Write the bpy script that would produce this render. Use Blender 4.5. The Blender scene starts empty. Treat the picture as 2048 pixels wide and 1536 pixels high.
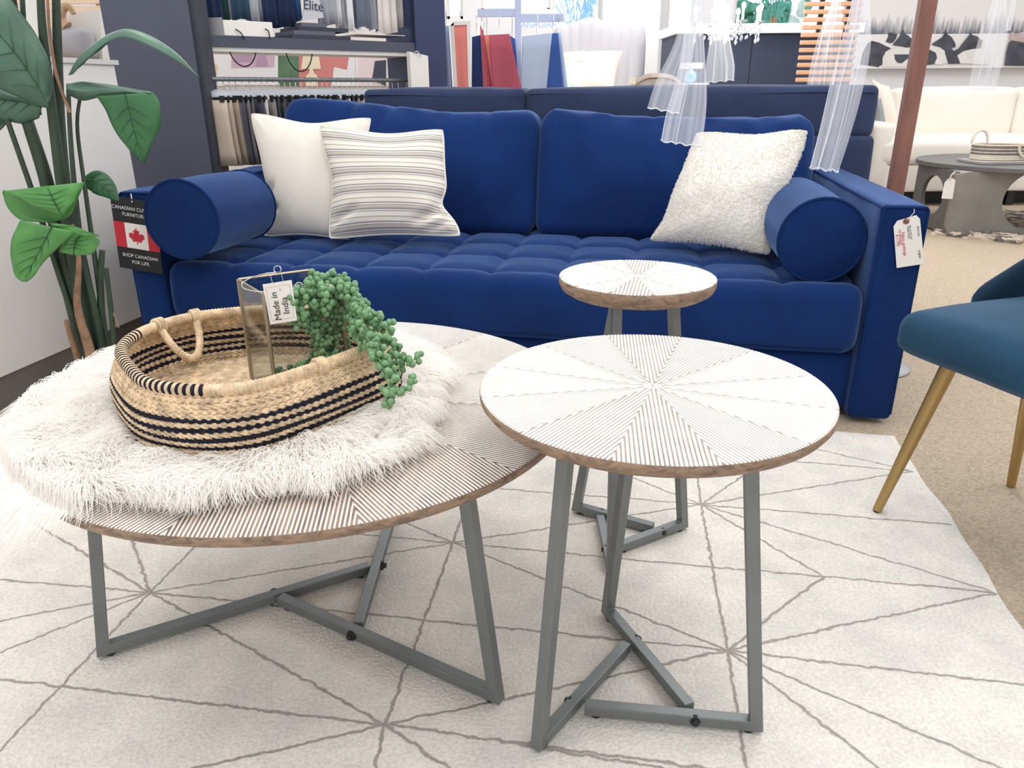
import bpy, math, random
import numpy as np
from mathutils import Vector, Matrix
PI = math.pi
rng = np.random.default_rng(7)
random.seed(7)
scn = bpy.context.scene
COL = scn.collection

# ------------------------------------------------------------------ camera
F_PX, PITCH, ROLL, CAM_H = 1507.3, 0.3701, -0.0068, 1.0381
fw = np.array([0, math.cos(PITCH), -math.sin(PITCH)])
rt0 = np.array([1.0, 0, 0]); up0 = np.cross(rt0, fw)
RT = math.cos(ROLL)*rt0 + math.sin(ROLL)*up0
UP = -math.sin(ROLL)*rt0 + math.cos(ROLL)*up0
CAM = np.array([0, 0, CAM_H])
cd = bpy.data.cameras.new('camera'); cam = bpy.data.objects.new('camera', cd); COL.objects.link(cam)
cd.sensor_width = 36; cd.lens = F_PX/2048*36; cd.clip_start = 0.02; cd.clip_end = 200
cam.matrix_world = Matrix(((RT[0], UP[0], -fw[0], 0), (RT[1], UP[1], -fw[1], 0), (RT[2], UP[2], -fw[2], CAM_H), (0, 0, 0, 1)))
scn.camera = cam

# ------------------------------------------------------------------ light
scn.view_settings.view_transform = 'Standard'; scn.view_settings.look = 'None'
scn.view_settings.gamma = 1.0; scn.view_settings.use_curve_mapping = False
scn.view_settings.exposure = 0.38
w = bpy.data.worlds.new('world'); scn.world = w; w.use_nodes = True
bg = w.node_tree.nodes['Background']; bg.inputs[0].default_value = (0.97, 0.98, 1.0, 1); bg.inputs[1].default_value = 0.84
def area(name, loc, size, power, rot=(0, 0, 0), col=(1, 0.97, 0.93)):
    l = bpy.data.lights.new(name, 'AREA'); l.shape = 'RECTANGLE'; l.size, l.size_y = size; l.energy = power; l.color = col
    o = bpy.data.objects.new(name, l); COL.objects.link(o); o.location = loc; o.rotation_euler = rot; return o
for (lx, ly) in ((-1.8, 0.6), (0.6, 0.6), (-1.4, 2.9), (1.2, 2.9), (3.2, 2.2)):
    area('ceiling_lamp', (lx, ly, 3.1), (0.6, 1.3), 15)
for (lx, ly) in ((-1.0, 6.2), (2.0, 6.0), (4.4, 6.3), (1.0, 8.2)):
    area('ceiling_lamp', (lx, ly, 3.1), (0.6, 1.3), 22)
scn.cycles.max_bounces = 8; scn.cycles.transparent_max_bounces = 16
scn.cycles.diffuse_bounces = 5; scn.cycles.glossy_bounces = 3; scn.cycles.caustics_reflective = False; scn.cycles.caustics_refractive = False

# ------------------------------------------------------------------ measuring: rays through the photograph
def ray(px, py): return (px-1024)/F_PX*RT - (py-768)/F_PX*UP + fw
def az(px, py, z):
    r = ray(px, py); return CAM + r*((z-CAM_H)/r[2])
def ay(px, py, y):
    r = ray(px, py); return CAM + r*(y/r[1])
TH = 0.1873
SU = np.array([math.cos(TH), -math.sin(TH), 0]); SV = np.array([math.sin(TH), math.cos(TH), 0])
SL = 2.744; SO = np.array([1.265, 2.296, 0]) - SL*SU          # sofa frame: origin at the front of its left arm
def sw(x, y, z): return SO + SU*x + SV*y + np.array([0, 0, z])
def asf(px, py, yl):
    r = ray(px, py); t = ((yl + SV@SO) - SV@CAM)/(SV@r); return CAM + r*t
def asl(px, py, yl):
    q = asf(px, py, yl) - SO; return np.array([q@SU, q@SV, q[2]])
SM = Matrix.Translation(Vector(SO)) @ Matrix.Rotation(-TH, 4, 'Z')

# ------------------------------------------------------------------ materials
def lin(c):
    c = c/255.0 if c > 1 else c
    return c/12.92 if c <= 0.04045 else ((c+0.055)/1.055)**2.4
def rgb(r, g, b): return (lin(float(r)), lin(float(g)), lin(float(b)), 1)
MATS = {}
def mat(name, col, rough=0.6, metal=0.0, sheen=0.0, bump=0.0, bscale=200.0, var=0.0, vscale=8.0, emit=0.0, alpha=1.0, sheen_col=None, spec=0.5, stretch=None):
    if name in MATS: return MATS[name]
    m = bpy.data.materials.new(name); m.use_nodes = True; nt = m.node_tree; N = nt.nodes; K = nt.links
    p = N['Principled BSDF']; p.inputs['Base Color'].default_value = col; p.inputs['Roughness'].default_value = rough
    p.inputs['Metallic'].default_value = metal; p.inputs['Specular IOR Level'].default_value = spec
    if sheen:
        p.inputs['Sheen Weight'].default_value = sheen; p.inputs['Sheen Roughness'].default_value = 0.4
        if sheen_col: p.inputs['Sheen Tint'].default_value = sheen_col
    if emit:
        p.inputs['Emission Color'].default_value = col; p.inputs['Emission Strength'].default_value = emit
    if alpha < 1: p.inputs['Alpha'].default_value = alpha
    tc = N.new('ShaderNodeTexCoord'); src = tc.outputs['Object']
    if stretch:
        mp = N.new('ShaderNodeMapping'); mp.inputs['Scale'].default_value = stretch; K.new(src, mp.inputs[0]); src = mp.outputs[0]
    if var:
        n = N.new('ShaderNodeTexNoise'); n.inputs['Scale'].default_value = vscale; n.inputs['Detail'].default_value = 4; K.new(src, n.inputs['Vector'])
        r = N.new('ShaderNodeMapRange'); r.inputs['From Min'].default_value = 0.3; r.inputs['From Max'].default_value = 0.7
        r.inputs['To Min'].default_value = 1-var; r.inputs['To Max'].default_value = 1+var; K.new(n.outputs[0], r.inputs[0])
        v = N.new('ShaderNodeVectorMath'); v.operation = 'SCALE'; v.inputs[0].default_value = col[:3]; K.new(r.outputs[0], v.inputs['Scale'])
        K.new(v.outputs[0], p.inputs['Base Color'])
    if bump:
        n = N.new('ShaderNodeTexNoise'); n.inputs['Scale'].default_value = bscale; n.inputs['Detail'].default_value = 3; K.new(src, n.inputs['Vector'])
        b = N.new('ShaderNodeBump'); b.inputs['Strength'].default_value = bump; b.inputs['Distance'].default_value = 0.004
        K.new(n.outputs[0], b.inputs['Height']); K.new(b.outputs[0], p.inputs['Normal'])
    MATS[name] = m; return m

def stripes_uv(name, ramp, period, rough=0.85, axis=1):
    """cloth with woven stripes across the UV axis; ramp = [(position, colour)] constant"""
    m = bpy.data.materials.new(name); m.use_nodes = True; nt = m.node_tree; N = nt.nodes; K = nt.links
    p = N['Principled BSDF']; p.inputs['Roughness'].default_value = rough; p.inputs['Specular IOR Level'].default_value = 0.2
    uv = N.new('ShaderNodeUVMap'); s = N.new('ShaderNodeSeparateXYZ'); K.new(uv.outputs[0], s.inputs[0])
    a = N.new('ShaderNodeMath'); a.operation = 'MULTIPLY'; a.inputs[1].default_value = 1/period; K.new(s.outputs[axis], a.inputs[0])
    f = N.new('ShaderNodeMath'); f.operation = 'FRACT'; K.new(a.outputs[0], f.inputs[0])
    r = N.new('ShaderNodeValToRGB'); r.color_ramp.interpolation = 'LINEAR'; e = r.color_ramp.elements
    while len(e) > 1: e.remove(e[-1])
    e[0].position = 0; e[0].color = ramp[0][1]
    prev = ramp[0][1]
    for pos, c in ramp[1:]:
        q = e.new(max(pos-0.008, 0)); q.color = prev
        q = e.new(pos+0.008); q.color = c; prev = c
    K.new(f.outputs[0], r.inputs[0])
    n = N.new('ShaderNodeTexNoise'); n.inputs['Scale'].default_value = 260; K.new(uv.outputs[0], n.inputs['Vector'])
    mr = N.new('ShaderNodeMapRange'); mr.inputs['To Min'].default_value = 0.88; mr.inputs['To Max'].default_value = 1.1; K.new(n.outputs[0], mr.inputs[0])
    v = N.new('ShaderNodeVectorMath'); v.operation = 'SCALE'; K.new(r.outputs[0], v.inputs[0]); K.new(mr.outputs[0], v.inputs['Scale']); K.new(v.outputs[0], p.inputs['Base Color'])
    b = N.new('ShaderNodeBump'); b.inputs['Strength'].default_value = 0.25; b.inputs['Distance'].default_value = 0.002; K.new(n.outputs[0], b.inputs['Height']); K.new(b.outputs[0], p.inputs['Normal'])
    return m

# ------------------------------------------------------------------ mesh helpers
class MB:
    def __init__(s): s.v = []; s.f = []; s.mi = []; s.uv = {}; s.n = 0
    def add(s, verts, faces, mi=0):
        verts = np.asarray(verts, float); b = s.n; s.v.append(verts); s.n += len(verts)
        for f in faces: s.f.append(tuple(int(i)+b for i in f)); s.mi.append(mi)
        return s
    def box(s, c, size, mi=0, M=None):
        x, y, z = [q/2 for q in size]; V = np.array([(i*x, j*y, k*z) for i in (-1, 1) for j in (-1, 1) for k in (-1, 1)], float)
        if M is not None: V = V @ np.array(M).T
        return s.add(V+np.array(c), [(0, 1, 3, 2), (4, 6, 7, 5), (0, 4, 5, 1), (2, 3, 7, 6), (0, 2, 6, 4), (1, 5, 7, 3)], mi)
    def prism(s, poly, d, mi=0):
        """polygon (3-D points, planar) given thickness d (vector)"""
        P = np.array(poly, float); n = len(P); V = np.vstack([P, P+np.array(d, float)])
        F = [tuple(range(n))[::-1], tuple(range(n, 2*n))] + [(i, (i+1) % n, n+(i+1) % n, n+i) for i in range(n)]
        return s.add(V, F, mi)
    def tube(s, path, r, k=8, mi=0, caps=True, closed=False, mod=None, up=None):
        P = np.array(path, float); n = len(P)
        if closed: T = np.roll(P, -1, 0)-np.roll(P, 1, 0)
        else: T = np.gradient(P, axis=0)
        T /= np.linalg.norm(T, axis=1)[:, None]+1e-12
        R = np.broadcast_to(np.asarray(r, float), (n,))
        ref = np.array(up if up is not None else (0, 0, 1.0)); 
        if abs(T[0]@ref) > 0.95: ref = np.array([1.0, 0, 0])
        X = np.zeros_like(P); x = ref-T[0]*(ref@T[0]); x /= np.linalg.norm(x)
        for i in range(n):
            x = x-T[i]*(x@T[i]); x /= np.linalg.norm(x)+1e-12; X[i] = x
        Y = np.cross(T, X); a = np.linspace(0, 2*PI, k, endpoint=False)
        rr = R[:, None]*np.ones((1, k))
        if mod is not None: rr = rr*mod(np.arange(n)[:, None], a[None, :])
        V = P[:, None]+rr[..., None]*(np.cos(a)[None, :, None]*X[:, None]+np.sin(a)[None, :, None]*Y[:, None])
        F = []; m = n if closed else n-1
        for i in range(m):
            j = (i+1) % n
            for q in range(k): F.append((i*k+q, i*k+(q+1) % k, j*k+(q+1) % k, j*k+q))
        V = V.reshape(-1, 3)
        if caps and not closed: F += [tuple(range(k))[::-1], tuple((n-1)*k+q for q in range(k))]
        return s.add(V, F, mi)
    def lathe(s, prof, c=(0, 0, 0), k=32, mi=0, M=None, caps=True):
        prof = np.array(prof, float); a = np.linspace(0, 2*PI, k, endpoint=False)
        V = np.stack([prof[:, 0][:, None]*np.cos(a), prof[:, 0][:, None]*np.sin(a), prof[:, 1][:, None]*np.ones(k)], 2).reshape(-1, 3)
        if M is not None: V = V @ np.array(M).T
        n = len(prof); F = [(i*k+q, i*k+(q+1) % k, (i+1)*k+(q+1) % k, (i+1)*k+q) for i in range(n-1) for q in range(k)]
        if caps: F += [tuple(range(k))[::-1], tuple((n-1)*k+q for q in range(k))]
        return s.add(V+np.array(c), F, mi)
    def sphere(s, c, r, k=10, m=6, mi=0, sc=(1, 1, 1)):
        V = [(0, 0, 1)]; 
        for i in range(1, m):
            t = PI*i/m
            for j in range(k): p = 2*PI*j/k; V.append((math.sin(t)*math.cos(p), math.sin(t)*math.sin(p), math.cos(t)))
        V.append((0, 0, -1)); V = np.array(V)*r*np.array(sc)+np.array(c); F = [(0, 1+j, 1+(j+1) % k) for j in range(k)]
        for i in range(m-2):
            for j in range(k): F.append((1+i*k+j, 1+(i+1)*k+j, 1+(i+1)*k+(j+1) % k, 1+i*k+(j+1) % k))
        L = len(V)-1; b = 1+(m-2)*k; F += [(L, b+(j+1) % k, b+j) for j in range(k)]
        return s.add(V, F, mi)
    def grid(s, V, mi=0, closed_u=False):
        V = np.asarray(V, float); n, m = V.shape[:2]; F = []
        for i in range(n if closed_u else n-1):
            for j in range(m-1): ii = (i+1) % n; F.append((i*m+j, ii*m+j, ii*m+j+1, i*m+j+1))
        return s.add(V.reshape(-1, 3), F, mi)
    def xf(s, M):
        M = np.array(M); s.v = [q @ M[:3, :3].T + M[:3, 3] for q in s.v]; return s

def new_mesh(name, mb, mats, smooth=True, sharp=None):
    me = bpy.data.meshes.new(name)
    V = np.vstack(mb.v); me.from_pydata(V.tolist(), [], mb.f); me.update()
    for m in (mats if isinstance(mats, (list, tuple)) else [mats]): me.materials.append(m)
    me.polygons.foreach_set('material_index', mb.mi)
    me.polygons.foreach_set('use_smooth', [smooth]*len(me.polygons))
    if smooth and sharp: me.set_sharp_from_angle(angle=math.radians(sharp))
    return me
def part(name, mb, mats, parent=None, smooth=True, sharp=40, label=None, M=None):
    """ONE mesh object; coordinates of mb are world coordinates"""
    me = new_mesh(name, mb, mats, smooth, sharp)
    o = bpy.data.objects.new(name, me); COL.objects.link(o)
    if M is not None: o.matrix_world = M
    if parent is not None:
        o.parent = parent; o.matrix_parent_inverse = parent.matrix_world.inverted()
    if label: o['label'] = label
    return o
def tag(o, label=None, cat=None, group=None, kind=None):
    if label: o['label'] = label
    if cat: o['category'] = cat
    if group: o['group'] = group
    if kind: o['kind'] = kind
    return o
def empty(name, loc, label, cat, group=None, rz=0):
    o = bpy.data.objects.new(name, None); COL.objects.link(o); o.empty_display_size = 0.05
    o.matrix_world = Matrix.Translation(Vector([float(q) for q in loc])) @ Matrix.Rotation(rz, 4, 'Z')
    return tag(o, label, cat, group)
def struct(name, mb, mats, smooth=False): return tag(part(name, mb, mats, smooth=smooth), kind='structure')
def copy_tree(o, parent=None):
    c = o.copy(); COL.objects.link(c)
    if parent is not None:
        c.parent = parent; c.matrix_parent_inverse = o.matrix_parent_inverse.copy()
    for ch in list(o.children):
        copy_tree(ch, c)
    return c
def text(name, body, size, m, M, parent, align='CENTER', depth=0.0002, label=None):
    cu = bpy.data.curves.new(name, 'FONT'); cu.body = body; cu.size = size; cu.align_x = align; cu.align_y = 'CENTER'; cu.extrude = depth
    cu.materials.append(m); t_ = bpy.data.objects.new(name, cu); COL.objects.link(t_)
    bpy.context.view_layer.update(); me = bpy.data.meshes.new_from_object(t_.evaluated_get(bpy.context.evaluated_depsgraph_get()))
    me.name = name; bpy.data.objects.remove(t_); o = bpy.data.objects.new(name, me); COL.objects.link(o); o.matrix_world = M
    o.parent = parent; o.matrix_parent_inverse = parent.matrix_world.inverted()
    if label: o['label'] = label
    return o
def frameM(o, x, y):
    """matrix with origin o, x axis x, y axis y (orthonormalised)"""
    x = Vector(x).normalized(); y = Vector(y); y = (y-x*y.dot(x)).normalized(); z = x.cross(y)
    M = Matrix((x, y, z)).transposed().to_4x4(); M.translation = Vector([float(q) for q in o]); return M

def smoothn(x, y, z, f, seed):
    r = np.random.default_rng(seed); out = 0
    for _ in range(6):
        k = r.normal(size=3)*f; out = out + np.sin(x*k[0]+y*k[1]+z*k[2]+r.uniform(0, 6.28))
    return out/6
def rbox(sx, sy, sz, r, n=(8, 8, 8), puff=(0, 0, 0), deform=None, k=4):
    """box of half sizes with rounded edges and puffed faces"""
    def co(s, m):
        t = np.linspace(0, 1, k+1)[:-1]; e = r*(1-np.cos(t*PI/2)); return np.concatenate([-s+e, np.linspace(-s+r, s-r, m+1), (s-e)[::-1]])
    X, Y, Z = co(sx, n[0]), co(sy, n[1]), co(sz, n[2]); nx, ny, nz = len(X)-1, len(Y)-1, len(Z)-1
    idx = {}; P = []
    def vid(i, j, l):
        q = idx.get((i, j, l))
        if q is None: q = idx[(i, j, l)] = len(P); P.append((X[i], Y[j], Z[l]))
        return q
    F = []
    for l, fl in ((0, 1), (nz, 0)):
        for i in range(nx):
            for j in range(ny):
                q = (vid(i, j, l), vid(i+1, j, l), vid(i+1, j+1, l), vid(i, j+1, l)); F.append(q[::-1] if fl else q)
    for j, fl in ((0, 0), (ny, 1)):
        for i in range(nx):
            for l in range(nz):
                q = (vid(i, j, l), vid(i+1, j, l), vid(i+1, j, l+1), vid(i, j, l+1)); F.append(q[::-1] if fl else q)
    for i, fl in ((0, 1), (nx, 0)):
        for j in range(ny):
            for l in range(nz):
                q = (vid(i, j, l), vid(i, j+1, l), vid(i, j+1, l+1), vid(i, j, l+1)); F.append(q[::-1] if fl else q)
    P = np.array(P); S = np.array([sx, sy, sz]); C = np.clip(P, -(S-r), S-r); D = P-C; L = np.linalg.norm(D, axis=1)[:, None]+1e-12
    Q = C+D/L*r; U = np.clip(Q/S, -1, 1)
    for a in range(3):
        if puff[a]:
            b, c2 = [q for q in range(3) if q != a]
            Q[:, a] += np.sign(U[:, a])*np.clip((np.abs(U[:, a])-0.55)/0.45, 0, 1)*puff[a]*(1-U[:, b]**2)*(1-U[:, c2]**2)
    if deform is not None: Q = deform(Q, U)
    mb = MB(); mb.add(Q, F); return mb

# ------------------------------------------------------------------ common materials
WHITE = mat('white_paint', rgb(232, 230, 226), 0.6)
BLUE = mat('blue_velvet', rgb(13, 42, 94), 0.9, sheen=0.7, sheen_col=rgb(135, 165, 212), var=0.17, vscale=4, bump=0.12, bscale=500, spec=0.15)
PIPE = mat('blue_piping', rgb(14, 42, 88), 0.9, sheen=0.15, sheen_col=rgb(130, 160, 220), spec=0.15)
NAVY = mat('charcoal_fabric', rgb(54, 64, 92), 0.95, bump=0.3, bscale=600, var=0.1, vscale=6, spec=0.1, sheen=0.15)
METAL = mat('grey_metal', rgb(122, 126, 126), 0.42, metal=0.55, var=0.06, vscale=12)
DARK = mat('black_plastic', rgb(28, 29, 32), 0.5)
GOLD = mat('brushed_gold', rgb(176, 148, 98), 0.42, metal=0.8, var=0.05, vscale=10)
WOOD = mat('brown_wood', rgb(132, 102, 78), 0.6, var=0.25, vscale=9, stretch=(1, 1, 6), bump=0.2, bscale=60)
CREAM = mat('cream_fabric', rgb(226, 220, 210), 0.95, bump=0.35, bscale=500, var=0.03, vscale=12, spec=0.1)
FUZZ = mat('fuzzy_cream_fabric', rgb(240, 236, 228), 1.0, bump=0.9, bscale=120, spec=0.05)
PAPER = mat('white_card', rgb(236, 232, 226), 0.7)
OFFW = mat('white_upholstery', rgb(236, 230, 220), 0.95, var=0.02, vscale=6, bump=0.15, bscale=300, spec=0.1)
STRAW = mat('natural_seagrass', rgb(216, 191, 158), 0.85, var=0.32, vscale=55, bump=0.5, bscale=240, spec=0.15)
INKY = mat('black_seagrass', rgb(38, 38, 50), 0.85, var=0.3, vscale=60, bump=0.5, bscale=240, spec=0.15)
BLACKW = mat('black_cord', rgb(30, 30, 34), 0.7)
RED = mat('flag_red', rgb(196, 34, 52), 0.6)
INK = mat('printed_ink', rgb(70, 66, 66), 0.8)
REDINK = mat('red_ink', rgb(205, 70, 90), 0.8)
WHITEINK = mat('white_print', rgb(225, 225, 225), 0.7)
CHAR = mat('charcoal_laminate', rgb(72, 76, 92), 0.55, var=0.08, vscale=3, bump=0.08, bscale=200)

# ------------------------------------------------------------------ floor, walls
FZ = -0.012
mb = MB(); mb.box((1.5, 4.2, FZ-0.05), (16, 14, 0.1))
floor_m = mat('beige_carpet', rgb(190, 173, 152), 1.0, var=0.22, vscale=130, bump=1.0, bscale=260, spec=0.05)
struct('floor', mb, floor_m)

# back wall with bright window openings and a broad white pier
YB = 9.6
def wy(px, py): return ay(px, py, YB)
wall_m = mat('white_wall', rgb(238, 238, 240), 0.8)
mb = MB()
zt = 3.2; x0 = -6.4; x1 = 9.4
wins = [(wy(893, 0)[0], wy(925, 0)[0], wy(900, 38)[2]), (wy(962, 0)[0], wy(1100, 0)[0], wy(1000, 22)[2]), (wy(1106, 0)[0], wy(1203, 0)[0], wy(1150, 70)[2]),
        (wy(1336, 0)[0], wy(1392, 0)[0], wy(1360, 63)[2]), (wy(1470, 0)[0], wy(1700, 0)[0], wy(1600, 56)[2])]
cur = x0
for a, b, z in wins:
    mb.box(((cur+a)/2, YB+0.06, zt/2+FZ/2), (a-cur, 0.12, zt-FZ)); mb.box(((a+b)/2, YB+0.06, (z+FZ)/2), (b-a, 0.12, z-FZ)); cur = b
mb.box(((cur+x1)/2, YB+0.06, zt/2+FZ/2), (x1-cur, 0.12, zt-FZ))
struct('wall_back', mb, wall_m)
glass_m = bpy.data.materials.new('window_glass'); glass_m.use_nodes = True
_p = glass_m.node_tree.nodes['Principled BSDF']; _p.inputs['Transmission Weight'].default_value = 1; _p.inputs['Roughness'].default_value = 0; _p.inputs['IOR'].default_value = 1.01
for i, (a, b, z) in enumerate(wins):
    mb = MB(); fr = 0.03
    for (c, s_) in (((a+fr/2, YB+0.05, (z+zt)/2), (fr, 0.06, zt-z)), ((b-fr/2, YB+0.05, (z+zt)/2), (fr, 0.06, zt-z)), (((a+b)/2, YB+0.05, z+fr/2), (b-a, 0.06, fr))):
        mb.box(c, s_)
    wo = struct('window_%d' % (i+1), mb, WHITE)
    mb = MB(); mb.box(((a+b)/2, YB+0.05, (z+zt)/2), (b-a-2*fr, 0.006, zt-z-fr)); part('pane', mb, glass_m, wo, smooth=False)
# side wall far left, far right
mb = MB(); mb.box((x0, 6.4, zt/2), (0.12, 6.5, zt)); struct('wall_left', mb, wall_m)
mb = MB(); mb.box((x1, 6.4, zt/2), (0.12, 6.5, zt)); struct('wall_right', mb, wall_m)

# ------------------------------------------------------------------ cream rug with thin grey lines
HUB = {'h1': (300, 1184), 'h2': (905, 1085), 'h3': (1402, 1008), 'h4': (770, 1448), 'h5': (1455, 1300), 'j': (1432, 1134), 'k': (1646, 1152), 'e': (1993, 1184), 'g': (1825, 942)}
LN = [('h1', (-60, 1153)), ('h1', (25, 1020)), ('h1', (262, 1070)), ('h1', (400, 1082)), ('h1', 'h2'), ('h1', 'h5'), ('h1', 'h4'), ('h1', (-60, 1252)), ('h1', (-60, 1328)),
      ('h1', (-60, 1562)), ((-60, 1350), 'h4'), ('h4', (300, 1556)), ('h4', 'h2'), ('h4', 'h5'), ('h4', (1490, 1546)), ('h4', (742, 1570)), ('h4', (905, 1540)),
      ('h2', (690, 1065)), ('h2', (760, 1025)), ('h2', (945, 975)), ('h2', 'h3'), ('h2', 'j'), ('h2', 'h5'), ('h3', (1000, 977)), ('h3', (1190, 925)), ('h3', (1388, 900)),
      ('h3', (1560, 900)), ('h3', 'g'), ('h3', (1900, 1048)), ('h3', 'e'), ('h3', 'k'), ('h3', 'h5'), ('j', 'k'), ('k', 'e'), ('h5', 'k'), ('h5', 'e'), ('h5', (2100, 1374)), ('h5', (2060, 1560)),
      ('h5', (1790, 1560)), ('h5', (1498, 1570)), ('g', (1590, 922)), ('g', (1560, 880)), ((1000, 1480), (1700, 1600))]
def rugmat():
    m = bpy.data.materials.new('cream_rug_pile'); m.use_nodes = True; nt = m.node_tree; N = nt.nodes; K = nt.links
    p = N['Principled BSDF']; p.inputs['Roughness'].default_value = 1; p.inputs['Specular IOR Level'].default_value = 0.05
    g = N.new('ShaderNodeNewGeometry'); pos = g.outputs['Position']
    wn = N.new('ShaderNodeTexNoise'); wn.inputs['Scale'].default_value = 45; wn.inputs['Detail'].default_value = 3; K.new(pos, wn.inputs['Vector'])
    ws = N.new('ShaderNodeVectorMath'); ws.operation = 'SUBTRACT'; K.new(wn.outputs['Color'], ws.inputs[0]); ws.inputs[1].default_value = (0.5, 0.5, 0.5)
    wm = N.new('ShaderNodeVectorMath'); wm.operation = 'MULTIPLY_ADD'; K.new(ws.outputs[0], wm.inputs[0]); wm.inputs[1].default_value = (0.016, 0.016, 0); K.new(pos, wm.inputs[2])
    P = wm.outputs[0]; acc = None
    def q(k): return az(*(HUB[k] if isinstance(k, str) else k), 0.0)
    for a, b in LN:
        A = q(a); B = q(b); d = B-A; L = np.linalg.norm(d); d = d/L; n = np.array([-d[1], d[0], 0])
        s = N.new('ShaderNodeVectorMath'); s.operation = 'SUBTRACT'; K.new(P, s.inputs[0]); s.inputs[1].default_value = A
        dn = N.new('ShaderNodeVectorMath'); dn.operation = 'DOT_PRODUCT'; K.new(s.outputs[0], dn.inputs[0]); dn.inputs[1].default_value = n
        dt = N.new('ShaderNodeVectorMath'); dt.operation = 'DOT_PRODUCT'; K.new(s.outputs[0], dt.inputs[0]); dt.inputs[1].default_value = d
        ab = N.new('ShaderNodeMath'); ab.operation = 'ABSOLUTE'; K.new(dn.outputs['Value'], ab.inputs[0])
        c = N.new('ShaderNodeMath'); c.operation = 'SUBTRACT'; K.new(dt.outputs['Value'], c.inputs[0]); c.inputs[1].default_value = L/2
        c2 = N.new('ShaderNodeMath'); c2.operation = 'ABSOLUTE'; K.new(c.outputs[0], c2.inputs[0])
        c3 = N.new('ShaderNodeMath'); c3.operation = 'SUBTRACT'; K.new(c2.outputs[0], c3.inputs[0]); c3.inputs[1].default_value = L/2
        mx = N.new('ShaderNodeMath'); mx.operation = 'MAXIMUM'; K.new(ab.outputs[0], mx.inputs[0]); K.new(c3.outputs[0], mx.inputs[1])
        if acc is None: acc = mx
        else:
            mi = N.new('ShaderNodeMath'); mi.operation = 'MINIMUM'; K.new(acc.outputs[0], mi.inputs[0]); K.new(mx.outputs[0], mi.inputs[1]); acc = mi
    r = N.new('ShaderNodeMapRange'); K.new(acc.outputs[0], r.inputs[0]); r.inputs['From Min'].default_value = 0.0014; r.inputs['From Max'].default_value = 0.0042
    n2 = N.new('ShaderNodeTexNoise'); n2.inputs['Scale'].default_value = 9; n2.inputs['Detail'].default_value = 4; K.new(pos, n2.inputs['Vector'])
    n3 = N.new('ShaderNodeTexNoise'); n3.inputs['Scale'].default_value = 150; n3.inputs['Detail'].default_value = 3; K.new(pos, n3.inputs['Vector'])
    base = N.new('ShaderNodeMix'); base.data_type = 'RGBA'; base.inputs[6].default_value = rgb(222, 218, 211); base.inputs[7].default_value = rgb(236, 230, 221)
    r2 = N.new('ShaderNodeMapRange'); r2.inputs['From Min'].default_value = 0.35; r2.inputs['From Max'].default_value = 0.62; K.new(n2.outputs[0], r2.inputs[0]); K.new(r2.outputs[0], base.inputs[0])
    mix = N.new('ShaderNodeMix'); mix.data_type = 'RGBA'; mix.inputs[6].default_value = rgb(168, 160, 154); K.new(base.outputs[2], mix.inputs[7]); K.new(r.outputs[0], mix.inputs[0])
    r3 = N.new('ShaderNodeMapRange'); r3.inputs['From Min'].default_value = 0.3; r3.inputs['From Max'].default_value = 0.7; r3.inputs['To Min'].default_value = 0.87; r3.inputs['To Max'].default_value = 1.08; K.new(n3.outputs[0], r3.inputs[0])
    v = N.new('ShaderNodeVectorMath'); v.operation = 'SCALE'; K.new(mix.outputs[2], v.inputs[0]); K.new(r3.outputs[0], v.inputs['Scale']); K.new(v.outputs[0], p.inputs['Base Color'])
    hs = N.new('ShaderNodeMath'); hs.operation = 'MULTIPLY_ADD'; K.new(r.outputs[0], hs.inputs[0]); hs.inputs[1].default_value = 0.5; K.new(n3.outputs[0], hs.inputs[2])
    b = N.new('ShaderNodeBump'); b.inputs['Strength'].default_value = 0.8; b.inputs['Distance'].default_value = 0.004; K.new(hs.outputs[0], b.inputs['Height']); K.new(b.outputs[0], p.inputs['Normal'])
    return m
mb = MB()
rx0, rx1, ry0, ry1 = -0.12, 2.73, -3.0, -0.10
nx, ny = 150, 140
X = np.linspace(rx0, rx1, nx); Y = np.linspace(ry0, ry1, ny)
XX, YY = np.meshgrid(X, Y, indexing='ij')
wob = lambda t, s: 0.004*np.sin(t*9+s)+0.003*np.sin(t*23+s*2)
XE = XX + (XX == rx1)*wob(YY, 1) + (XX == rx0)*wob(YY, 2); YE = YY + (YY == ry1)*wob(XX, 3)
edge = np.minimum(np.minimum(XX-rx0, rx1-XX), np.minimum(YY-ry0, ry1-YY))
ZZ = -0.0035*np.exp(-edge/0.012) + 0.0012*smoothn(XX, YY, 0*XX, 22, 4)-0.0012
W = SO[None, None]+SU*XE[..., None]+SV*YE[..., None]; W[..., 2] = ZZ
mb.grid(W)
# edge skirt
ring = np.concatenate([W[:, 0], W[-1, 1:], W[::-1, -1][1:], W[0, ::-1][1:-1]]); low = ring.copy(); low[:, 2] = FZ
mb.grid(np.stack([ring, low], 1), closed_u=True)
rug = part('area_rug', mb, rugmat()); tag(rug, 'large cream area rug with thin grey crossing lines under the nesting tables', 'rug')

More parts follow.
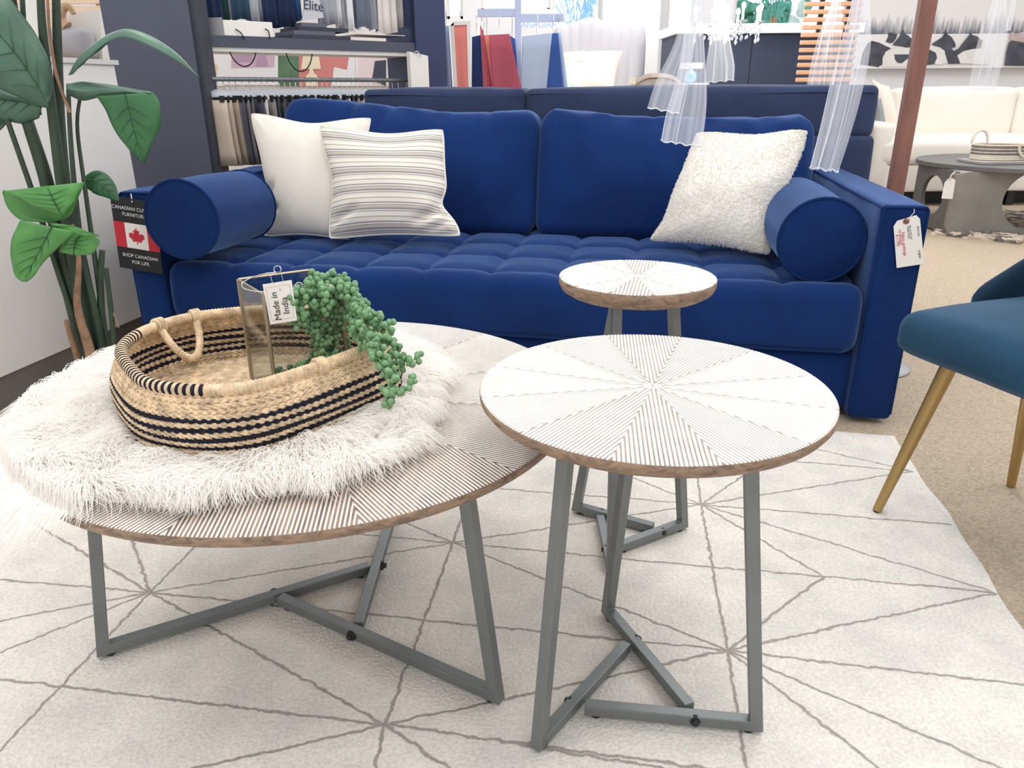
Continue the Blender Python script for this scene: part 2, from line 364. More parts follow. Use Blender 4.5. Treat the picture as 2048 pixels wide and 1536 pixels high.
# ------------------------------------------------------------------ ribbed round tables
def woodgrain():
    m = bpy.data.materials.new('washed_brown_wood'); m.use_nodes = True; nt = m.node_tree; N = nt.nodes; K = nt.links
    p = N['Principled BSDF']; p.inputs['Roughness'].default_value = 0.6; tc = N.new('ShaderNodeTexCoord')
    mp = N.new('ShaderNodeMapping'); mp.inputs['Scale'].default_value = (14, 3, 30); K.new(tc.outputs['Object'], mp.inputs[0])
    n = N.new('ShaderNodeTexNoise'); n.inputs['Scale'].default_value = 3; n.inputs['Detail'].default_value = 6; n.inputs['Distortion'].default_value = 1.2; K.new(mp.outputs[0], n.inputs['Vector'])
    r = N.new('ShaderNodeValToRGB'); e = r.color_ramp.elements; e[0].position = 0.3; e[0].color = rgb(104, 84, 72); e[1].position = 0.7; e[1].color = rgb(164, 138, 114)
    K.new(n.outputs[0], r.inputs[0]); K.new(r.outputs[0], p.inputs['Base Color'])
    b = N.new('ShaderNodeBump'); b.inputs['Strength'].default_value = 0.3; b.inputs['Distance'].default_value = 0.002; K.new(n.outputs[0], b.inputs['Height']); K.new(b.outputs[0], p.inputs['Normal'])
    return m
TW = woodgrain()
RIB = mat('white_washed_ribs', rgb(228, 225, 220), 0.45, var=0.05, vscale=18, bump=0.15, bscale=150)
def table(name, label, cx, cy, h, R, rf, a0, lean, blen, beta, phase, thick=0.027, pitch=0.0064, mirror=1, tube=0.019, wf=0.27, groove=None):
    t = empty(name, (cx, cy, 0), label, 'table')
    mb = MB(); rib = 0.0017
    ht = h-rib
    mb.lathe([(R-0.022, ht-thick), (R-0.006, ht-thick*0.72), (R, ht-thick*0.4), (R, ht-0.0015), (R-0.0015, ht), (0.001, ht)], (cx, cy, 0), 128); mb.mi[4*128:5*128] = [2]*128; mb.mi[-1] = 2
    nb = 5; prof = [(math.cos(a)*-1, math.sin(a)) for a in np.linspace(0, PI, nb)]
    wd = pitch*wf
    for s in range(12):
        th = math.radians(phase)+s*PI/6+PI/12; d = np.array([math.cos(th), math.sin(th)]); n = np.array([-d[1], d[0]])
        k = 0
        kmax = int(R*math.sin(PI/12)/pitch)+1
        for k in range(-kmax, kmax+1):
            off = k*pitch
            if abs(off)+wd*0.6 >= R*math.sin(PI/12): continue
            ts = abs(off)/math.tan(PI/12)+0.001; te = math.sqrt(R*R-off*off)-0.0008
            if te-ts < 0.006: continue
            V = []
            side = 1 if off > 0 else -1 if off < 0 else 0
            for tt, sc in ((ts, 1), (ts+0.3*(te-ts), 1), (te-0.004, 1), (te, 0.35)):
                for (px_, pz_) in prof:
                    o = off+px_*wd
                    # mitre the inner end along the seam
                    ti = tt + (abs(o)-abs(off))/math.tan(PI/12) if tt == ts else tt
                    ti = max(ti, 0.0008)
                    q = np.array([cx, cy])+d*ti+n*o; V.append((q[0], q[1], ht-0.0004+rib*max(pz_, 0)*(sc if sc < 1 else 1)))
            m4 = len(prof); F = [(i*m4+j, i*m4+j+1, (i+1)*m4+j+1, (i+1)*m4+j) for i in range(3) for j in range(m4-1)]
            F += [tuple(range(m4)), tuple(3*m4+j for j in range(m4))[::-1]]
            mb.add(V, F, 1)
    part('tabletop', mb, [TW, RIB, groove or TW], t, sharp=50)
    C = np.array([cx, cy, 0.0])
    for k in (0, 1, 2):
        an = a0+k*2*PI/3; Ft = C+rf*np.array([math.cos(an), math.sin(an), 0])
        dd = -np.array([math.cos(an+math.radians(beta)), math.sin(an+math.radians(beta)), 0]); nn = np.array([-dd[1], dd[0], 0])
        zb = 0.006; T = tube
        # one bent square tube: leg + floor bar (planar outline extruded sideways)
        top = ht-thick-0.0005; ux = lambda s_, z_: Ft+dd*s_+np.array([0, 0, z_])
        o0 = (0, zb); sl = lean/(top-zb)
        outline = [ux(-T*0.35, zb), ux(blen, zb), ux(blen, zb+T), ux(sl*T+T*0.72, zb+T), ux(lean+T*0.72, top), ux(lean-T*0.35, top)]
        mb = MB(); mb.prism([p-nn*T/2 for p in outline], nn*T)
        fr = part('leg_frame', mb, METAL, t, smooth=False)
        bv = fr.modifiers.new('bevel', 'BEVEL'); bv.width = 0.0016; bv.segments = 2
        for s_, nm in ((T*0.8, 'foot_pad'), (blen-T, 'foot_pad')):
            q = Ft+dd*s_; mb = MB(); mb.lathe([(0.008, 0.0), (0.009, 0.003), (0.008, zb+0.001)], (q[0], q[1], 0), 12); part(nm, mb, DARK, fr)
        # bolt where this bar meets the next
        c2_, s2_ = math.cos(-2*PI/3), math.sin(-2*PI/3); d2 = np.array([dd[0]*c2_-dd[1]*s2_, dd[0]*s2_+dd[1]*c2_, 0]); nf = dd-d2*(dd@d2); nf /= np.linalg.norm(nf)
        q = Ft+dd*(blen-T*0.5)+nf*(T*1.62)+d2*(-T*0.6)
        Rn = Vector(nf).to_track_quat('Z', 'Y').to_matrix()
        mb = MB(); mb.lathe([(0.0105, 0.0), (0.0115, 0.002), (0.0105, 0.006), (0.0065, 0.007), (0.006, 0.012), (0.004, 0.013)], q+np.array([0, 0, zb+T*0.5]), 14, M=Rn)
        part('bolt', mb, DARK, fr, sharp=30)
    return t
GRV = mat('washed_grey_groove', rgb(160, 146, 136), 0.7, var=0.2, vscale=30)
TA = table('coffee_table', 'large low round coffee table with ribbed white starburst top under the fur throw', -0.3854, 1.3623, 0.4917, 0.5052, 0.4616, 3.5025, 0.058, 0.555, 8.4, -9.4, tube=0.0215)
TB = table('side_table', 'tall round ribbed side table standing nearest the camera with nothing on its top', 0.2196, 1.0937, 0.61, 0.270, 0.223, 3.7655, 0.070, 0.30, 16.5, 8.8, thick=0.027, tube=0.0205, pitch=0.0059, wf=0.35, groove=GRV)
TC = table('side_table', 'smallest and tallest round ribbed side table standing close to the blue sofa', 0.2746, 1.6179, 0.6629, 0.170, 0.163, 2.3101+4*PI/3, 0.09, 0.215, 18, 2, thick=0.036, tube=0.0205, pitch=0.0072, wf=0.36, groove=GRV)

# ------------------------------------------------------------------ blue sofa (built in the sofa frame, SM)
sofa = empty('sofa', SO, 'royal blue velvet sofa with tufted seat and square track arms', 'sofa', rz=-TH)
def spart(name, mb, mats, parent, **k):
    """mb given in sofa coordinates"""
    return part(name, mb.xf(SM), mats, parent, **k)
AW, AH, SD = 0.14, 0.71, 1.28
def moved(mb, x, y, z): 
    mb.v = [q+np.array([x, y, z]) for q in mb.v]; return mb
for side in (0, 1):
    ax = AW/2 if side == 0 else SL-AW/2
    def dfm(Q, U, s=side):
        Q[:, 2] += 0.004*smoothn(Q[:, 0]*3, Q[:, 1], Q[:, 2], 9, 3+s); Q[:, 0] += 0.004*smoothn(Q[:, 0], Q[:, 1], Q[:, 2], 7, 13+s)
        return Q
    mb = moved(rbox(AW/2, SD/2, (AH-0.004)/2, 0.02, (6, 30, 20), (0.012, 0.01, 0.0), dfm), ax, SD/2, (AH+0.004)/2)
    arm = spart('arm', mb, BLUE, sofa)
    mb = MB(); e = 0.006
    x0_, x1_ = ax-AW/2+0.008, ax+AW/2-0.008
    fr_ = [(x0_, 0.002, 0.03), (x0_, 0.002, AH-0.014), (x0_+0.006, 0.002, AH-0.006), (x1_-0.006, 0.002, AH-0.006), (x1_, 0.002, AH-0.014), (x1_, 0.002, 0.03)]
    pth = []
    for i in range(len(fr_)-1):
        a, b = np.array(fr_[i]), np.array(fr_[i+1]); m_ = max(2, int(np.linalg.norm(b-a)/0.03)); pth += [a+(b-a)*t for t in np.linspace(0, 1, m_, endpoint=False)]
    pth.append(np.array(fr_[-1])); mb.tube(pth, 0.0045, 8)
    xi = x1_ if side == 0 else x0_
    mb.tube([(xi+(0.004 if side == 0 else -0.004), y, AH-0.008) for y in np.linspace(0.0, SD-0.02, 30)], 0.0045, 8)
    spart('piping', mb, PIPE, arm)
    for y in (0.07, SD-0.07):
        mb = MB(); mb.lathe([(0.022, FZ), (0.026, 0.006)], (ax, y, 0), 16); spart('foot', mb, DARK, sofa)
# frame
mb = moved(rbox((SL-2*AW)/2, 0.55, 0.10, 0.02, (20, 6, 4), (0, 0.006, 0)), SL/2, 0.03+0.55, 0.125); spart('seat_frame', mb, BLUE, sofa)
mb = moved(rbox((SL-2*AW)/2, 0.085, 0.375, 0.03, (20, 3, 10), (0, 0.01, 0.008)), SL/2, SD-0.09, 0.40); spart('back_frame', mb, BLUE, sofa)
# tufted seat cushion
SX0, SX1, SY0, SY1, SZ0, SZ1 = AW+0.006, SL-AW-0.006, -0.012, 1.06, 0.224, 0.437
def seatdef(Q, U):
    x = Q[:, 0]+SL/2; y = Q[:, 1]+(SY0+SY1)/2; top = np.clip((U[:, 2]-0.2)/0.6, 0, 1)
    Lx = SX1-SX0; per = Lx/10; py = 0.245
    fx = (x-SX0)/per; fy = (y-0.10)/py
    dx = np.abs(fx-np.round(fx))*per; dy = np.abs(fy-np.round(fy))*py
    inx = (np.round(fx) > 0.5) & (np.round(fx) < 9.5); iny = y > 0.02
    wy_ = np.exp(-np.maximum(0, 0.0-y)/0.03)
    fade = np.clip(1-np.maximum(0, 0.10-y)/0.16, 0, 1)
    s1 = inx*np.exp(-(dx/0.010)**2)*fade; s2 = np.exp(-(dy/0.010)**2)*(y > -0.0)
    b1 = inx*np.exp(-(dx/0.045)**2)*fade; b2 = np.exp(-(dy/0.045)**2)*(y > 0.0)
    tuft = inx*np.exp(-(dx**2+dy**2)/0.035**2)*(y > 0.02)
    Q[:, 2] += top*(-0.006*np.maximum(s1, s2*0.8)-0.012*np.maximum(b1, b2*0.9)-0.014*tuft+0.020)
    front = np.clip((-U[:, 1]-0.75)/0.25, 0, 1)
    Q[:, 1] -= front*(0.018*(1-np.clip(np.abs(U[:, 2]), 0, 1)**2)+0.004*smoothn(x, y, Q[:, 2], 10, 5))
    Q[:, 1] += front*0.004*np.exp(-(dx/0.03)**2)*np.clip((U[:, 2]), 0, 1)
    Q[:, 2] += top*0.004*smoothn(x, y, 0*x, 11, 9)
    # soft rounded corner at the ends
    return Q
mb = moved(rbox((SX1-SX0)/2, (SY1-SY0)/2, (SZ1-SZ0)/2, 0.05, (230, 90, 10), (0, 0, 0), seatdef, k=6), SL/2, (SY0+SY1)/2, (SZ0+SZ1)/2)
seat = spart('seat_cushion', mb, BLUE, sofa)
mb = MB(); zb_ = SZ0+0.03
mb.tube([(x, SY0-0.008, zb_-0.012+0.002*math.sin(x*6)) for x in np.linspace(SX0+0.05, SX1-0.05, 60)], 0.004, 8); spart('seat_piping', mb, PIPE, seat)
# back cushions
def backc(x0, x1, topz, seed, y0=0.79, y1=1.10, zb=0.435):
    xs = np.array([t[0] for t in topz]); zs = np.array([t[1] for t in topz]); hx = (x1-x0)/2; H = 0.5; hz = (H)/2
    def d(Q, U):
        x = Q[:, 0]+(x0+x1)/2; t = (Q[:, 2]+hz)/(2*hz); zt_ = np.interp(x, xs, zs)
        top = np.clip((t-0.8)/0.2, 0, 1)
        wr = smoothn(x*2.2, Q[:, 1]*4, Q[:, 2]*0.7, 9, seed)
        Z = t*(zt_-zb)
        Q[:, 1] = Q[:, 1]*(1-0.30*np.clip((t-0.5)*2, 0, 1)**2)+0.13*t
        Q[:, 1] += -0.010*wr*np.clip(1-U[:, 1], 0, 2)/2*(0.3+t)
        # sharp creases falling from the top edge
        for cx_, sl_, dp in ((x0+0.28*(x1-x0), 0.35, 0.012), (x0+0.42*(x1-x0), 0.5, 0.010), (x0+0.60*(x1-x0), -0.2, 0.009), (x0+0.80*(x1-x0), 0.45, 0.008)):
            dd_ = x-(cx_-sl_*(1-t)*0.4); fr2 = np.clip((-U[:, 1]), -0.3, 1); Q[:, 1] += dp*np.exp(-(dd_/0.012)**2)*np.clip((t-0.45)*2, 0, 1)*fr2
            Z += -0.5*dp*np.exp(-(dd_/0.02)**2)*top
        Q[:, 2] = Z-hz+0.004*wr*top
        return Q
    mb = rbox(hx, (y1-y0)/2-0.04, hz, 0.055, (70, 8, 40), (0.012, 0.05, 0.012), d, k=5)
    return moved(mb, (x0+x1)/2, (y0+y1)/2-0.01, zb+hz)
mb = backc(0.20, 1.395, [(0.2, 1.0), (0.30, 1.012), (0.45, 0.998), (0.72, 0.965), (1.0, 0.94), (1.15, 0.945), (1.33, 0.958), (1.40, 0.945)], 21)
bc1 = spart('back_cushion', mb, BLUE, sofa)
mb = backc(1.405, 2.555, [(1.41, 0.945), (1.46, 0.962), (1.62, 0.945), (1.78, 0.925), (2.14, 0.918), (2.40, 0.925), (2.50, 0.937), (2.56, 0.925)], 22)
bc2 = spart('back_cushion', mb, BLUE, sofa)

# bolsters
def bolster(name, label, a, b, r):
    a = np.array(a, float); b = np.array(b, float); L = np.linalg.norm(b-a); d = (b-a)/L
    M = frameM((0, 0, 0), (1, 0, 0), np.cross(d, (1, 0, 0))).to_3x3() if False else Vector(d).to_track_quat('Z', 'Y').to_matrix()
    o = empty(name, sw(*((a+b)/2-np.array([0, 0, r]))), label, 'bolster cushion', rz=-TH)
    n = 20; prof = [(0.001, -0.012)]+[(r*q, -0.012*(1-q**2)) for q in (0.3, 0.6, 0.85)]+[(r-0.004, 0.0), (r, 0.006)]
    body = [(r+0.004*math.sin(PI*t), 0.006+(L-0.012)*t) for t in np.linspace(0.03, 0.97, 24)]
    prof = prof+body+[(r, L-0.006), (r-0.004, L)]+[(r*q, L+0.012*(1-q**2)) for q in (0.85, 0.6, 0.3)]+[(0.001, L+0.012)]
    mb = MB(); mb.lathe(prof, a, 56, M=M)
    P = mb.v[0]; nn = smoothn(P[:, 0], P[:, 1], P[:, 2], 9, 31)[:, None]; c = a+((P-a)@d)[:, None]*d; mb.v[0] = P+(P-c)*0.018*nn
    spart('cover', mb, BLUE, o)
    for e_ in (0.002, L-0.002):
        mb = MB(); ang = np.linspace(0, 2*PI, 60, endpoint=False); Mn = np.array(M)
        mb.tube([a+d*e_+Mn @ np.array([(r+0.001)*math.cos(q), (r+0.001)*math.sin(q), 0]) for q in ang], 0.005, 8, closed=True); spart('piping', mb, PIPE, o)
    return o
bolster('bolster_cushion', 'blue velvet bolster lying on the sofa beside the black maple leaf sign', (0.303, -0.09, 0.628), (0.278, 0.38, 0.615), 0.134)
bolster('bolster_cushion', 'blue velvet bolster lying beside the fuzzy white pillow and tagged arm', (2.462, 0.09, 0.582), (2.455, 0.66, 0.590), 0.134)

# ------------------------------------------------------------------ throw pillows (corners measured in the sofa frame)
def pillow(name, label, TL, TR, BL, BR, thick, m, pm, seed, pinch=0.07, pipe_r=0.005, pull=None, wr=0.010, fuzz=0, dents=()):
    TL, TR, BL, BR = [np.array(q, float) for q in (TL, TR, BL, BR)]
    n = 48; t = np.linspace(-1, 1, n); a, b = np.meshgrid(t, t, indexing='ij')
    a = np.sin(a*PI/2*0.96)/math.sin(PI/2*0.96); b = np.sin(b*PI/2*0.96)/math.sin(PI/2*0.96)
    rr = np.random.default_rng(seed)
    def surf(sgn):
        A = a*(1-pinch*(1-b**2)); B = b*(1-pinch*(1-a**2))
        for (da, db, du, dv, dw) in dents:
            g_ = np.exp(-((a-da)**2+(b-db)**2)/dw**2); A = A+du*g_; B = B+dv*g_
        # rounded corners
        cr = np.clip((np.abs(a)**5*np.abs(b)**5), 0, 1)*0.055; A = A*(1-cr); B = B*(1-cr)
        u_ = (A+1)/2; v_ = (B+1)/2
        P = BL*((1-u_)*(1-v_))[..., None]+BR*(u_*(1-v_))[..., None]+TL*((1-u_)*v_)[..., None]+TR*(u_*v_)[..., None]
        nrm = np.cross(TR+BR-TL-BL, TL+TR-BL-BR); nrm = nrm/np.linalg.norm(nrm)   # towards -y (viewer) for a right-handed frame
        if nrm[1] > 0: nrm = -nrm
        T = ((1-a**2).clip(0)**0.55)*((1-b**2).clip(0)**0.55)
        edge = np.clip(np.minimum(1-np.abs(a), 1-np.abs(b))/0.25, 0, 1)
        w_ = smoothn(a*0.35, b*0.35, 0*a, 9, seed+(0 if sgn > 0 else 50))
        # corner folds radiating
        th_ = np.arctan2(1-np.abs(b), 1-np.abs(a)); fold = np.sin(th_*9)*np.exp(-((1-np.abs(a))**2+(1-np.abs(b))**2)/0.12)*np.clip(np.minimum(1-np.abs(a), 1-np.abs(b))*8, 0, 1)
        off = sgn*thick*T + (wr*w_+0.005*fold)*edge
        if pull is not None and sgn > 0:
            for (pa, pb, qa, qb, dep, wd_) in pull:
                d_ = np.array([qa-pa, qb-pb]); L_ = np.linalg.norm(d_); d_ /= L_; s_ = (a-pa)*d_[0]+(b-pb)*d_[1]; e_ = np.abs(-(a-pa)*d_[1]+(b-pb)*d_[0])
                off = off-dep*np.exp(-(e_/wd_)**2)*np.clip(s_*6, 0, 1)*np.clip((L_-s_)*4/L_, 0, 1)
        return P+nrm*off[..., None], P
    o = empty(name, sw(*((BL+BR)/2)), label, 'pillow', rz=-TH)
    S1, P0 = surf(1); S2, _ = surf(-1)
    S2[0] = S1[0]; S2[-1] = S1[-1]; S2[:, 0] = S1[:, 0]; S2[:, -1] = S1[:, -1]
    mb = MB(); mb.grid(S1); mb.grid(S2[::-1])
    for q in range(len(mb.v)): pass
    mb.xf(SM); me = new_mesh('cover', mb, m)
    uvl = me.uv_layers.new(name='UVMap'); uu = np.concatenate([np.stack([(a+1)/2, (b+1)/2], 2).reshape(-1, 2), np.stack([(a[::-1]+1)/2, (b[::-1]+1)/2], 2).reshape(-1, 2)])
    li = np.zeros(len(me.loops), np.int32); me.loops.foreach_get('vertex_index', li); uvl.data.foreach_set('uv', uu[li].ravel())
    co = bpy.data.objects.new('cover', me); COL.objects.link(co); co.parent = o; co.matrix_parent_inverse = o.matrix_world.inverted()
    ringp = np.concatenate([S1[:, 0][:-1], S1[-1][:-1], S1[::-1, -1][:-1], S1[0][::-1][:-1]])
    if pipe_r:
        mb = MB(); mb.tube(ringp, pipe_r, 8, closed=True); spart('piping', mb, pm, o)
    if fuzz:
        r = np.random.default_rng(seed+7); ii_ = r.integers(0, n-1, fuzz); jj_ = r.integers(0, n-1, fuzz); f1, f2 = r.random((2, fuzz, 1)); SW = S1@np.array(SM.to_3x3()).T+np.array(SM.translation)
        Q = SW[ii_, jj_]*(1-f1)*(1-f2)+SW[ii_+1, jj_]*f1*(1-f2)+SW[ii_, jj_+1]*(1-f1)*f2+SW[ii_+1, jj_+1]*f1*f2
        nn_ = np.cross(SW[ii_+1, jj_]-SW[ii_, jj_], SW[ii_, jj_+1]-SW[ii_, jj_]); nn_ /= np.linalg.norm(nn_, axis=1)[:, None]+1e-9; nn_ *= np.where(nn_[:, 1:2] > 0, -1, 1)
        dr = nn_*0.6+r.normal(0, 0.55, (fuzz, 3)); dr /= np.linalg.norm(dr, axis=1)[:, None]; Hs = np.stack([Q, Q+dr*0.004, Q+dr*0.007+np.array([0, 0, -0.002])], 1)
        h_ = bpy.data.hair_curves.new('pile'); h_.add_curves([3]*fuzz); h_.position_data.foreach_set('vector', Hs.reshape(-1).astype(np.float32)); ra_ = h_.attributes.get('radius') or h_.attributes.new('radius', 'FLOAT', 'POINT'); ra_.data.foreach_set('value', np.tile(np.array([0.0007, 0.0006, 0.0003], np.float32), fuzz))
        h_.materials.append(FUZZ); ho = bpy.data.objects.new('pile', h_); COL.objects.link(ho); ho.parent = o; ho.matrix_parent_inverse = o.matrix_world.inverted(); ho['kind'] = 'stuff'
    return o, co, (S1, a, b)
pillow('throw_pillow', 'plain white piped throw pillow behind the striped pillow', asl(497, 222, 0.70), asl(748, 232, 0.72), asl(526, 477, 0.52), asl(700, 484, 0.50), 0.085, CREAM, CREAM, 1, 0.10, pull=[(-1, -0.45, -0.5, -0.62, 0.03, 0.05), (-1, -0.3, -0.6, -0.2, 0.015, 0.06)], dents=[(-1, -0.42, 0.20, 0, 0.28), (-1, 0.1, 0.06, 0, 0.5), (0, 1, 0, -0.07, 0.5)])
STR = stripes_uv('striped_linen', [(0, rgb(226, 220, 208)), (0.10, rgb(160, 158, 158)), (0.15, rgb(232, 227, 216)), (0.2, rgb(150, 148, 152)), (0.29, rgb(200, 191, 180)), (0.42, rgb(172, 165, 158)), (0.47, rgb(236, 231, 221)), (0.53, rgb(152, 151, 155)), (0.6, rgb(232, 226, 214)), (0.80, rgb(184, 177, 168)), (0.86, rgb(236, 230, 220))], 0.168)
pillow('throw_pillow', 'cream throw pillow with thin grey and beige horizontal stripes', asl(634, 246, 0.60), asl(890, 256, 0.60), asl(655, 482, 0.42), asl(920, 476, 0.42), 0.08, STR, STR, 2, 0.10, pull=[(1, -0.42, 0.35, -0.85, 0.028, 0.06), (-1, -0.8, -0.4, -0.5, 0.015, 0.06), (0.95, -0.7, 0.55, -0.95, 0.015, 0.05)], dents=[(1, -0.40, -0.12, 0, 0.22), (-1, 0.0, 0.07, 0, 0.5), (0.1, 1, 0, -0.06, 0.5), (1, -1, 0.05, 0, 0.3)])
def fuzzmat():
    m = FUZZ; return m
po, pc, (S1, pa, pb) = pillow('throw_pillow', 'plush fuzzy white throw pillow leaning beside the bolster at the tagged arm', asl(1392, 262, 0.70), asl(1628, 252, 0.62), asl(1293, 482, 0.52), asl(1543, 514, 0.36), 0.105, FUZZ, FUZZ, 3, 0.08, pipe_r=0, fuzz=16000, dents=[(1, -0.35, -0.13, 0, 0.4), (0.1, 1, 0, -0.05, 0.5), (-1, -0.6, 0.07, 0, 0.3), (1, 1, -0.05, -0.03, 0.25)])

# ------------------------------------------------------------------ manila tag on the right arm
TP = [(1794.2, 441.9), (1832.5, 430.2), (1840, 437.7), (1848.6, 527.6), (1793.4, 536), (1787.2, 453)]
tag_o = empty('price_tag', asf(1818, 480, -0.02), 'cream manila price tag with red handwriting pinned on the sofa arm', 'tag', rz=-TH)
yt = -0.018
P = [asf(a, b, yt) for a, b in TP]
mb = MB(); mb.prism(P, SV*0.0008); part('card', mb, PAPER, tag_o, smooth=False)
ex = asf(1812.5, 442.5, yt-0.001)
Mx = frameM((0, 0, 0), SU, (0, 0, 1)).to_3x3()
mb = MB(); mb.lathe([(0.0035, 0), (0.0038, 0.0012), (0.0085, 0.0012), (0.009, 0)], ex, 24, M=Mx, caps=False); part('eyelet', mb, mat('brown_eyelet', rgb(140, 88, 72), 0.6), tag_o)
mb = MB(); mb.lathe([(0.001, 0.0006), (0.0036, 0.0006)], ex, 20, M=Mx, caps=False); part('eyelet_hole', mb, DARK, tag_o)
mb = MB(); mb.tube([asf(1812.5, 442, yt-0.001), asf(1822, 432, yt-0.004), asf(1829, 424, yt), asf(1828, 418, -0.010)], 0.0009, 6); part('string', mb, PAPER, tag_o)
dn = asf(1795, 520, yt)-asf(1788, 455, yt); rtv = asf(1838, 470, yt)-asf(1795, 476, yt)
for (px, py, body, sz, m_) in ((1808, 488, 'Fabric upcharge', 0.0115, REDINK), (1801.5, 474, 'no amount', 0.0105, REDINK), (1795.5, 481, '$ 1,795', 0.012, REDINK),
                               (1819, 465, 'SKU 12 450 CAT\nFABRIC NAVY', 0.0062, INK), (1836.5, 462, 'PRICE TAG', 0.0065, INK), (1839.5, 508, 'original', 0.0085, INK)):
    text('handwriting' if m_ is REDINK else 'print', body, sz, m_, frameM(asf(px, py, yt-0.0012), dn, rtv), tag_o)

# ------------------------------------------------------------------ black sign with the flag on the left arm
sg = empty('hang_tag_sign', asf(262, 540, -0.03), 'black hanging sign with red and white maple leaf flag on the sofa arm', 'sign', rz=-TH)
ys = -0.024
tl, bl, br = asf(219.5, 391, ys), asf(240, 534.5, ys), asf(326, 549, ys)
ux_, uy_ = br-bl, tl-bl; W_, H_ = np.linalg.norm(ux_), np.linalg.norm(uy_)
def sp(a, b, o=0.0): return bl+ux_*a+uy_*b-SV*o
mb = MB(); mb.prism([sp(0, 0), sp(1, 0), sp(1, 1), sp(0, 1)], SV*0.002); part('card', mb, mat('black_card', rgb(18, 19, 26), 0.5), sg, smooth=False)
mb = MB(); mb.prism([sp(0, 0.31, 0.0006), sp(0.25, 0.31, 0.0006), sp(0.25, 0.66, 0.0006), sp(0, 0.66, 0.0006)], SV*0.0005, 0)
mb.prism([sp(0.25, 0.31, 0.0006), sp(0.75, 0.31, 0.0006), sp(0.75, 0.66, 0.0006), sp(0.25, 0.66, 0.0006)], SV*0.0005, 1)
mb.prism([sp(0.75, 0.31, 0.0006), sp(1, 0.31, 0.0006), sp(1, 0.66, 0.0006), sp(0.75, 0.66, 0.0006)], SV*0.0005, 0)
fl = part('flag', mb, [RED, PAPER], sg, smooth=False)
half = [(0, 1.0), (0.09, 0.82), (0.20, 0.87), (0.15, 0.56), (0.31, 0.72), (0.345, 0.63), (0.50, 0.66), (0.45, 0.50), (0.53, 0.45), (0.27, 0.24), (0.30, 0.14), (0.03, 0.19), (0.03, 0.0)]
leafp = half+[(-x, y) for x, y in half[::-1]]
mb = MB()
LP = [sp(0.5+x*0.36, 0.37+y*0.235, 0.0012) for x, y in leafp]; nL = len(LP)
cc = sp(0.5, 0.37+0.45*0.235, 0.0012)
mb.add(np.array(LP+[cc]), [(i, (i+1) % nL, nL) for i in range(nL)]); part('maple_leaf', mb, RED, fl, smooth=False)
for (a, b, body, sz) in ((0.5, 0.86, 'CANADIAN CUSTOM', 0.0178), (0.5, 0.775, 'FURNITURE', 0.0178), (0.52, 0.20, 'SHOP CANADIAN', 0.0178), (0.52, 0.11, 'FOR LIFE.', 0.0178)):
    text('lettering', body, sz, WHITEINK, frameM(sp(a, b, 0.0012), ux_, uy_), sg)
mb = MB(); mb.tube([sp(0.5, 0.955, 0.001), asf(262, 388, -0.012)], 0.002, 8); part('pin', mb, WHITEINK, sg)

# ------------------------------------------------------------------ dark sofa standing back to back behind
ds = empty('dark_sofa', sw(1.65, 1.33, FZ), 'long charcoal navy sofa standing directly behind the blue velvet sofa', 'sofa', rz=-TH)
DX0, DX1 = 0.46, 2.87
def dz(x0, x1, z0, z1, y0, y1, r, seed, puff=0.012):
    def d(Q, U):
        Q[:, 2] += 0.006*smoothn(Q[:, 0]*1.6, Q[:, 1], Q[:, 2], 9, seed)*np.clip(U[:, 2], 0, 1); Q[:, 1] += 0.006*smoothn(Q[:, 0], Q[:, 1], Q[:, 2], 6, seed+1); return Q
    return moved(rbox((x1-x0)/2, (y1-y0)/2, (z1-z0)/2, r, (40, 6, 12), (puff, puff, puff), d), (x0+x1)/2, (y0+y1)/2, (z0+z1)/2)
spart('base', dz(DX0, DX1, 0.05, 0.40, 1.33, 1.9, 0.03, 41), NAVY, ds)
spart('back_frame', dz(DX0-0.02, DX1+0.012, 0.38, 0.845, 1.31, 1.50, 0.03, 42), NAVY, ds)
for (a, b, s_) in ((DX0, 1.278, 43), (1.284, DX1, 45)):
    q = spart('back_cushion', dz(a, b, 0.835, 1.052, 1.32, 1.55, 0.028, s_), NAVY, ds)
    mb = MB(); mb.tube([(x, 1.318, 1.022+0.006*math.sin(x*5+s_)) for x in np.linspace(a+0.02, b-0.02, 50)], 0.004, 8); spart('piping', mb, NAVY, q)
for x in (DX0, DX1-0.16):
    spart('arm', dz(x, x+0.16, 0.3, 0.62, 1.48, 1.9, 0.03, 47), NAVY, ds)
for x in (DX0+0.08, DX1-0.08):
    for y in (1.4, 1.84):
        mb = MB(); mb.lathe([(0.02, FZ), (0.025, 0.06)], (x, y, 0), 12); spart('foot', mb, DARK, ds)

# ------------------------------------------------------------------ brown canopy pole and its round base
pole = empty('canopy_pole', sw(2.806, 0.62, FZ), 'tall square reddish brown wooden pole beside the blue sofa arm', 'pole', rz=-TH)
a_, b_ = asl(1787, 370, 0.62), asl(1857, 0, 0.62)
CZ = float(asf(1400, -520, 0.28)[2])
mb = MB(); mb.box((2.806, 0.62, (CZ+FZ)/2), (0.052, 0.052, CZ-FZ)); po_ = spart('post', mb, mat('reddish_brown_wood', rgb(134, 92, 80), 0.7, var=0.16, vscale=40, stretch=(1, 1, 0.15)), pole, smooth=False)
bv = po_.modifiers.new('bevel', 'BEVEL'); bv.width = 0.003
mb = MB(); mb.lathe([(0.165, FZ), (0.168, FZ+0.006), (0.160, -0.001), (0.02, 0.001), (0.001, 0.001)], (2.806, 0.62, 0), 48); spart('base_plate', mb, mat('dull_steel', rgb(150, 148, 146), 0.45, metal=0.5), pole)

